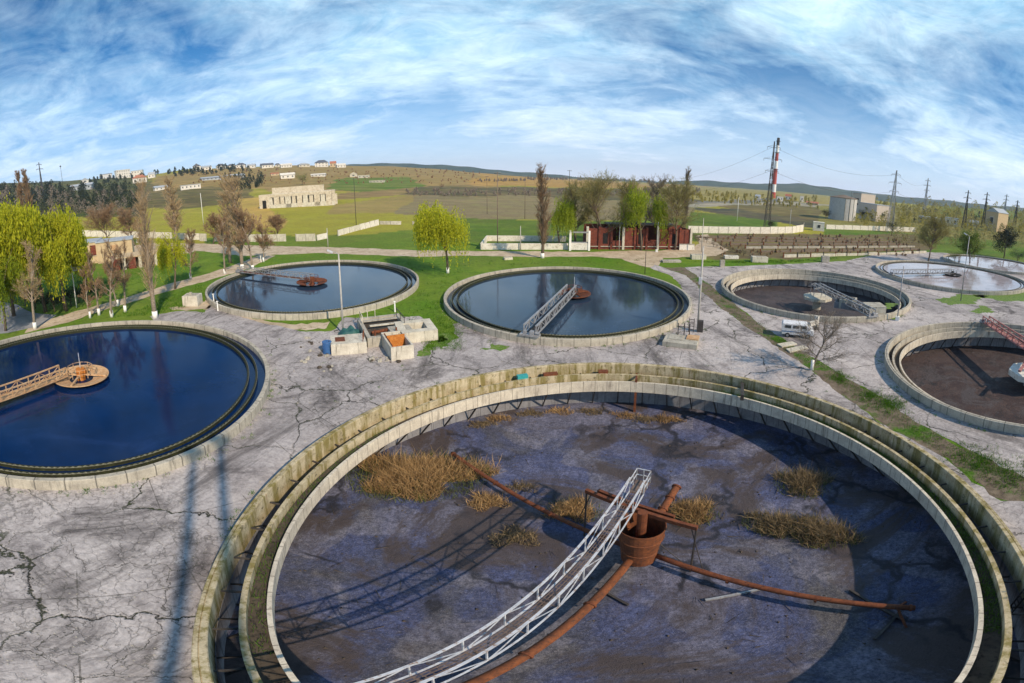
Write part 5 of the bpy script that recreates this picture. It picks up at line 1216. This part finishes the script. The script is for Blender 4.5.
# silo and blocks
p = at(841.5, 219.5); k = mpp(p); h = ztop(p, 841.5, 196) - p.z; R_ = 13.6 * k
root = thing('storage_silo', 'squat round concrete silo with shallow brown cone roof', 'silo', tuple(p), 0)
MB().lathe([(.1, -2), (R_, -2), (R_, h * .93), (.1, h * .93)], 48, closed=False).build('wall', m_silo, root)
MB().lathe([(.1, h * .93 - .2), (R_ * 1.03, h * .93 - .2), (R_ * 1.03, h * .93 + .15), (R_ * .12, h * 1.06), (.1, h * 1.06)], 48, closed=False).build('roof', m_wood, root)
for i in range(3): MB().bar((R_ * 1.01 * math.cos(-2.2 + i * .35), R_ * 1.01 * math.sin(-2.2 + i * .35), 0), (R_ * 1.01 * math.cos(-2.2 + i * .35), R_ * 1.01 * math.sin(-2.2 + i * .35), h * .93), .4).build('pilaster', m_conc, root)
def block(label, pl, pr, pb, pt, depth, yaw, m1, holes):
    pc_ = (pl + pr) / 2; p = at(pc_, pb); k = mpp(p); w = (pr - pl) * k / (abs(math.cos(yaw)) + depth * abs(math.sin(yaw))); d = w * depth; h = ztop(p, pc_, pt) - p.z
    root = thing('concrete_building', label, 'building', tuple(p), face_cam(p) + yaw, 'concrete buildings by the silo')
    MB().box((0, d / 2, h / 2 - 1), (w, d, h + 2)).build('wall', m1, root); MB().box((0, d / 2, h + .25), (w * 1.02, d * 1.02, .7)).build('roof', m_roofgr, root)
    for x, z, ww, wh, side in holes:
        if side: f = MB().box((side * w / 2, d * (x + .5), h * z), (.16, d * ww, h * wh))
        else: f = MB().box((w * x, -.05, h * z), (w * ww, .16, h * wh))
        f.build('window', m_hole, root)
    return root
block('tall square tower block right of the silo', 855, 878, 214, 194, .75, rad(40), m_silopk, [(0, .35, .3, .12, 0), (0, .7, .5, .08, -1), (.0, .45, .5, .08, -1)])
block('long low block with bluish shaded side right of the tower block', 866, 899, 222, 205.5, 1.5, rad(42), m_silopk, [(.0, .4, .5, .12, -1), (-.3, .25, .1, .25, -1), (.25, .3, .12, .3, -1), (0, .4, .25, .2, 0)])
# white hut and fences on the right
house('white_hut', 'white flat hut at the end of the pale panel fence', 813, 824, 231, 222.5, m_bwhite, 'flat', m_bwhite, .7, .1, (1, 1), None, 'hut')
def fence(label, pts, hpx, m, step, lean=0.0, miss=0.0, seed=1, name='panel_fence', postm=None):
    r = random.Random(seed); P_ = [at(*q) for q in pts]; root = thing(name, label, 'fence', tuple(P_[0]), 0); o = P_[0]; n = 0
    for a, b in zip(P_[:-1], P_[1:]):
        L = (b - a).length; m_ = max(1, round(L / step)); d = (b - a) / m_; an = math.atan2(d.y, d.x)
        for i in range(m_):
            if r.random() < miss or n >= 98: continue
            c = a + d * (i + .5) - o; h = hpx * mpp(a + d * i) * r.uniform(.94, 1.0); n += 1
            R = Matrix.Rotation(an, 3, 'Z') @ Matrix.Rotation(r.gauss(0, lean), 3, 'X')
            pn = MB().box((0, 0, h / 2), (d.length * .94, .16, h), R=R); pn.build('panel', m, root, loc=c)
            if i % 1 == 0: MB().box((0, 0, h * .52), (.22, .26, h * 1.06)).build('post', postm or m_conc, root, loc=a + d * i - o, rz=an)
    return root
fence('pale panel fence curving behind the drying beds', [(688, 233), (728, 233.4), (770, 233.8), (792, 233.2), (803, 231.6), (803.5, 229.5)], 7.2, m_sheet, 5.2, seed=2)
fence('long low white fence in front of the silo', [(826, 229), (860, 230), (890, 231), (916, 232)], 4.6, m_sheet, 6.5, seed=3)
fence('leaning broken panel fence slanting across the left field', [(317, 240.5), (338, 236), (360, 230), (379, 225)], 6.0, m_sheet, 5.0, .10, .08, 4)
fence('low broken fence running right from the top of the slanting one', [(380, 224.5), (424, 225)], 3.6, m_pale, 6.0, .12, .12, 5)
fence('ruined gappy panel fence behind the golden poplars', [(200, 241), (238, 242), (268, 241.5), (316, 241)], 7.5, m_pale, 4.2, .10, .22, 6)
fence('long pale panel fence at left behind the low building', [(64, 236), (110, 237), (150, 238), (200, 240)], 6.5, m_sheet, 5.0, .06, .08, 7)
m_barn = MAT('barn_plaster', (.44, .38, .28), (.60, .54, .44), .35, .9, 0, .2, c3=(.24, .18, .12))
# ruined barn
p = at(297, 207); k = mpp(p); root = thing('ruined_barn', 'long white ruined barn with open bays on the left field', 'barn', tuple(p), face_cam(p) - .12)
w, h = 76 * k, ztop(p, 297, 192.5) - p.z; d = 14 * k
body = MB().box((-w / 2 + w * .08, d / 2, h * .5 - 1), (w * .16, d, h + 2)); body.build('end_block', m_barn, root)
nb = 11; x0, x1 = -w / 2 + w * .16, w / 2
for i in range(nb + 1):
    x = x0 + (x1 - x0) * i / nb; wd_ = (.55, .95, .7, 1.0, .62, .9, .8, .66, 1.0, .74, .98, .9)[i]; MB().box((x, (i * 37 % 5) * .05, h * .40), ((x1 - x0) / nb * wd_, .6, h * (.68 + .16 * (i * 53 % 7) / 6))).build('pier', m_barn if i % 3 else m_pale, root)
MB().box(((x0 + x1) / 2, 0, h * .88), (x1 - x0, .7, h * .20)).build('lintel', m_barn, root); MB().box(((x0 + x1) / 2, .0, h * .12), (x1 - x0, .5, h * .3)).build('parapet', m_pale, root)
MB().box(((x0 + x1) / 2, d * .3, h * .42), (x1 - x0, .6, h * .84)).build('rear_wall', m_conc, root); MB().box((x1, d / 2, h * .5), (.6, d, h)).build('side_wall', m_barn, root)
MB().box(((x0 + x1) / 2, d * .55, h * 1.0), (x1 - x0 + 1, d * .9, .5)).build('roof', m_pale, root); MB().box(((x0 + x1) / 2 - w * .06, d * .5, h * 1.22), ((x1 - x0) * .82, d * .5, h * .42)).build('upper_storey', m_barn, root)
MB().box((-w / 2 + w * .07, -.1, h * .3), (w * .05, .5, h * .6)).build('doorway', m_hole, root); MB().box((-w / 2 - .1, d * .4, h * .25), (.5, d * .3, h * .4)).build('side_door', m_hole, root)
# low building with red panels at left
p = at(82, 264.5); k = mpp(p); root = thing('low_building', 'low tan building with three red brick panels beside the willows', 'building', tuple(p), face_cam(p) - .22)
w = 34 * k; h = ztop(p, 82, 243.5) - p.z; d = 14
MB().box((0, d / 2, h / 2 - .5), (w, d, h + 1)).build('wall', m_tanbrick, root); MB().box((0, d / 2, h + .12), (w + .5, d + .5, .3)).build('roof', m_roofgr, root)
for x in (-.16, .12, .38):
    f = MB().box((w * x, -.06, h * .62), (w * .17, .16, h * .48)).build('window', m_brick, root); MB().box((w * x, -.12, h * .36), (w * .19, .2, .12)).build('sill', m_pale, f)
MB().box((-w * .42, -.05, h * .6), (w * .08, .14, h * .4)).build('door', m_rust, root)
p = at(116, 262); k = mpp(p); root = thing('long_shed', 'long tan shed behind the low building, with yellow hatch', 'shed', tuple(p), face_cam(p) - .1)
w = 36 * k; h = ztop(p, 116, 241) - p.z
MB().box((0, 6, h / 2 - .5), (w, 12, h + 1)).build('wall', m_tanbrick, root); MB().box((0, 6, h + .15), (w + .6, 12.6, .3)).build('roof', m_roofgr, root); MB().box((0, -.06, h * .7), (w * .2, .14, h * .25)).build('hatch', m_tanrust, root)
p = at(141, 267.5); k = mpp(p); root = thing('storage_arcade', 'low dark arcade of open stalls behind the bare trees', 'shed', tuple(p), face_cam(p) + .12)
w = 48 * k; h = ztop(p, 141, 256) - p.z
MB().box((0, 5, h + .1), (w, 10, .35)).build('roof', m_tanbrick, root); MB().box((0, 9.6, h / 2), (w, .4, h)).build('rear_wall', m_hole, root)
for i in range(7): MB().box((-w / 2 + w * i / 6, 4.6, h / 2), (.9 if i % 2 else 2.2, 9.2, h)).build('pier', m_pale if i % 2 else m_brick, root)
# brick ruin and enclosure
A_, B_ = at(587, 249.3), at(690, 249.6); d = B_ - A_; an = math.atan2(d.y, d.x); L = d.length
root = thing('brick_ruin', 'long roofless red brick ruin behind the spring trees', 'building', tuple(A_), an)
h = 25 * mpp(A_)
n = 9
for i in range(n):
    x = L * (i + .5) / n
    if i in (2, 5): MB().box((x, .2, h * .18), (L / n, .4, h * .36)).build('low_wall', m_brick, root)
    else:
        MB().box((x, .2, h * .44), (L / n - .02, .42, h * (.88 if i % 2 else .82))).build('wall_bay', m_brick, root)
        if i in (1, 4, 7): MB().box((x, -.03, h * .45), (L / n * .4, .14, h * .42)).build('window', m_hole, root)
for i in range(n + 1): MB().box((L * i / n, .0, h * .46), (.7, .75, h * .92)).build('pilaster', m_brick if i % 3 else m_pale, root)
MB().box((L / 2, 9, h * .45), (L, .4, h * .9)).build('rear_wall', m_brick, root); MB().box((L, 4.5, h * .42), (.4, 9, h * .84)).build('side_wall', m_brick, root); MB().box((0, 4.5, h * .3), (.4, 9, h * .6)).build('side_wall', m_brick, root)
MB().box((L * .55, 6.5, h * .95), (L * .7, 5, .4)).build('roof_beam', m_dark, root)
MB().box((L / 2, -.25, h * .13), (L * .98, .12, .18)).build('pipe_rail', m_pale, root)
p = at(570, 250.5); root = thing('yard_gate', 'white gate panel between tall posts left of the brick ruin', 'gate', tuple(p), an); k = mpp(p)
for x in (0, 19 * k): MB().box((x, 0, 10 * k), (.6, .6, 20 * k)).build('post', m_lime, root)
MB().box((9.5 * k, 0, 4.2 * k), (18 * k, .2, 7.0 * k)).build('panel', m_bwhite, root); MB().box((9.5 * k, 0, 18.5 * k), (19 * k, .3, .4)).build('top_bar', m_grey, root); MB().box((9.5 * k, .15, 8.2 * k), (18 * k, .2, .3)).build('rail', m_grey, root)
pts = [at(568, 249.5), at(481, 249.5), at(487, 241), at(566, 241.5)]; root = thing('enclosure_wall', 'low whitewashed wall of the empty enclosure left of the poplar', 'wall', tuple(pts[0]), 0); o = pts[0]; hh = 6.2 * mpp(o)
for a, b in zip(pts[:-1], pts[1:]): MB().bar(a - o + Vector((0, 0, hh / 2)), b - o + Vector((0, 0, hh / 2)), .4, hh).build('wall_run', m_sheet, root)
p = at(680, 250); a = at(693, 250); root = thing('low_wall', 'short low white wall at the right end of the brick ruin', 'wall', tuple(p), math.atan2((a - p).y, (a - p).x)); MB().box((2.2, 0, .9), (5.0, .4, 1.8)).build('wall_run', m_bwhite, root); MB().box((2.2, 0, 1.85), (5.2, .6, .15)).build('coping', m_conc, root)

# ---------------------------------------------------------------- sludge drying beds: long low ruined walls
gb2 = 'low walls of the drying beds'
rows = [((783, 257.5), (926, 253), 3.4, m_pale, 'front pale wall of the drying beds, nearest the lawn'), ((760, 252.5), (918, 250), 2.6, m_wood, 'second brown wall of the drying beds from the front'), ((745, 248.5), (915, 247.2), 2.6, m_conc, 'third pale wall of the drying beds from the front'), ((730, 245), (905, 244.6), 2.4, m_wood, 'fourth brown wall of the drying beds'), ((715, 241.5), (898, 242.2), 2.2, m_wood, 'fifth wall of the drying beds, thin and pale'), ((700, 238), (885, 239.8), 2.0, m_wood, 'rearmost wall of the drying beds under the panel fence')]
for (a, b, hp, m, lab) in rows:
    pa_, pb2 = at(*a), at(*b); d = pb2 - pa_; L = d.length; root = thing('bed_wall', lab, 'wall', tuple(pa_), math.atan2(d.y, d.x), gb2); hz = hp * mpp(pa_); n = 14; r = random.Random(int(a[0]))
    q = MB()
    for i in range(n):
        hh = hz * r.uniform(.7, 1.0); q.box((L * (i + .5) / n, r.uniform(-.1, .1), hh / 2), (L / n * r.uniform(.86, .99), .5, hh))
    q.build('wall_run', m, root)
    for i in range(n): MB().box((L * i / n, -.1, hz * .75), (.3, .3, hz * 1.5)).build('stake', m_dark if i % 2 else m_rust, root)

# ---------------------------------------------------------------- two tall masts behind the viewpoint throw the long shadows on the yard
SUN_AZ, SUN_EL = math.atan2(.67, -.74), rad(37.0)       # azimuth from +Y towards +X
sv = Vector((math.sin(SUN_AZ) * math.cos(SUN_EL), math.cos(SUN_AZ) * math.cos(SUN_EL), math.sin(SUN_EL)))
for i, (tip, w, lab) in enumerate(((G(194, 452), .36, 'tall mast behind the viewpoint whose shadow falls left of the foreground tank'), (G(220, 440), .40, 'second tall mast behind the viewpoint, nearer the foreground tank'))):
    s = 58.0; p = tip + Vector((sv.x, sv.y, 0)).normalized() * s; h = s * math.tan(SUN_EL)
    root = thing('lamp_mast', lab, 'mast', (p.x, p.y, 0), .3, 'masts behind the viewpoint')
    MB().tube([(0, 0, -.2), (0, 0, h)], [w, w * .75], 12).build('pole', m_post, root); MB().box((0, 0, h), (1.6, .8, .5)).build('lamp_head', m_grey, root)

# ---------------------------------------------------------------- sun, sky, air
sl = bpy.data.lights.new('sun', 'SUN'); sl.energy = 4.2; sl.angle = rad(.6); sl.color = (1.0, .82, .60)
so = bpy.data.objects.new('sun', sl); COL.objects.link(so); so.rotation_euler = sv.to_track_quat('Z', 'Y').to_euler(); so.location = (0, 0, 200)
wd = bpy.data.worlds.new('World'); SC.world = wd; wd.use_nodes = True
nt = wd.node_tree; nt.nodes.clear()
class WT(NT):
    def __init__(s, t): s.t = t
w = WT(nt); out = w.n('ShaderNodeOutputWorld'); bg = w.n('ShaderNodeBackground'); w.l(bg.outputs[0], out.inputs[0])
sky = w.n('ShaderNodeTexSky', sky_type='NISHITA'); sky.sun_disc = False; sky.sun_elevation = SUN_EL; sky.sun_rotation = SUN_AZ
sky.altitude = 100; sky.air_density = 1.0; sky.dust_density = .6; sky.ozone_density = 4.0
tc = w.n('ShaderNodeTexCoord').outputs['Generated']
sx = w.n('ShaderNodeSeparateXYZ'); w.l(tc, sx.inputs[0])
zz = w.math('MAXIMUM', sx.outputs[2], 0.0); den = w.math('ADD', zz, .16)
cx_ = w.math('DIVIDE', sx.outputs[0], den); cy_ = w.math('DIVIDE', sx.outputs[1], den)
cb = w.n('ShaderNodeCombineXYZ'); w.l(cx_, cb.inputs[0]); w.l(cy_, cb.inputs[1])
mp = w.n('ShaderNodeMapping'); w.l(cb.outputs[0], mp.inputs[0]); mp.inputs['Rotation'].default_value = (0, 0, .35); mp.inputs['Scale'].default_value = (.75, 1.0, 1); mp.inputs['Location'].default_value = (3.1, 1.7, 0)
c1 = w.noise(mp.outputs[0], .62, 12, .60, .55); c2 = w.noise(mp.outputs[0], 2.6, 10, .66, .9); c3 = w.noise(mp.outputs[0], .34, 4, .5)
cl = w.math('ADD', w.math('MULTIPLY', c1, .72), w.math('MULTIPLY', c2, .28)); cl = w.math('ADD', cl, w.math('MULTIPLY', w.math('SUBTRACT', c3, .5), .45))
cl = w.math('SUBTRACT', cl, w.math('MULTIPLY', w.math('SUBTRACT', zz, .36, clamp=True), .22))
mask = w.ramp(cl, [(.35, 0.0), (.44, .36), (.53, .74), (.64, 1.0)])
hz = w.math('SUBTRACT', 1.0, w.math('DIVIDE', zz, .46), clamp=True); hz = w.math('POWER', hz, 1.9)
mask = w.math('MAXIMUM', mask, w.math('MULTIPLY', hz, .92))
tex = w.ramp(w.noise(mp.outputs[0], 3.4, 10, .7, .8), [(.35, 0.0), (.62, 1.0)])
ccol = w.mix(hz, w.mix(tex, (3.2, 5.9, 7.9), (6.8, 8.9, 10.0)), (7.6, 8.0, 9.2))
skyc = w.mix(1.0, sky.outputs[0], (.0, .50, .80), 'MULTIPLY')
fin = w.mix(mask, skyc, ccol)
w.l(fin, bg.inputs[0]); bg.inputs[1].default_value = .118
SKYSTR = bg

hb = MB().box((0, 0, 94), (14600, 14600, 330)).build('haze', None) if False else None
mh = bpy.data.materials.new('air'); mh.use_nodes = True; mh.node_tree.nodes.clear()
ov = mh.node_tree.nodes.new('ShaderNodeOutputMaterial'); pv = mh.node_tree.nodes.new('ShaderNodeVolumePrincipled'); mh.node_tree.links.new(pv.outputs[0], ov.inputs['Volume'])
pv.inputs['Color'].default_value = (.72, .82, 1.0, 1); pv.inputs['Density'].default_value = .00009; pv.inputs['Anisotropy'].default_value = .2
HAZE = True
if HAZE:
    tag(MB().box((0, 0, 60), (14800, 14800, 480)).build('haze', mh), kind='stuff')

SC.view_settings.view_transform = 'Standard'; SC.view_settings.look = 'None'; SC.view_settings.gamma = 1; SC.view_settings.use_curve_mapping = False
SC.view_settings.exposure = 0.28
SC.cycles.max_bounces = 6; SC.cycles.diffuse_bounces = 2; SC.cycles.glossy_bounces = 3; SC.cycles.transmission_bounces = 3; SC.cycles.volume_bounces = 0; SC.cycles.transparent_max_bounces = 6
SC.cycles.use_denoising = True
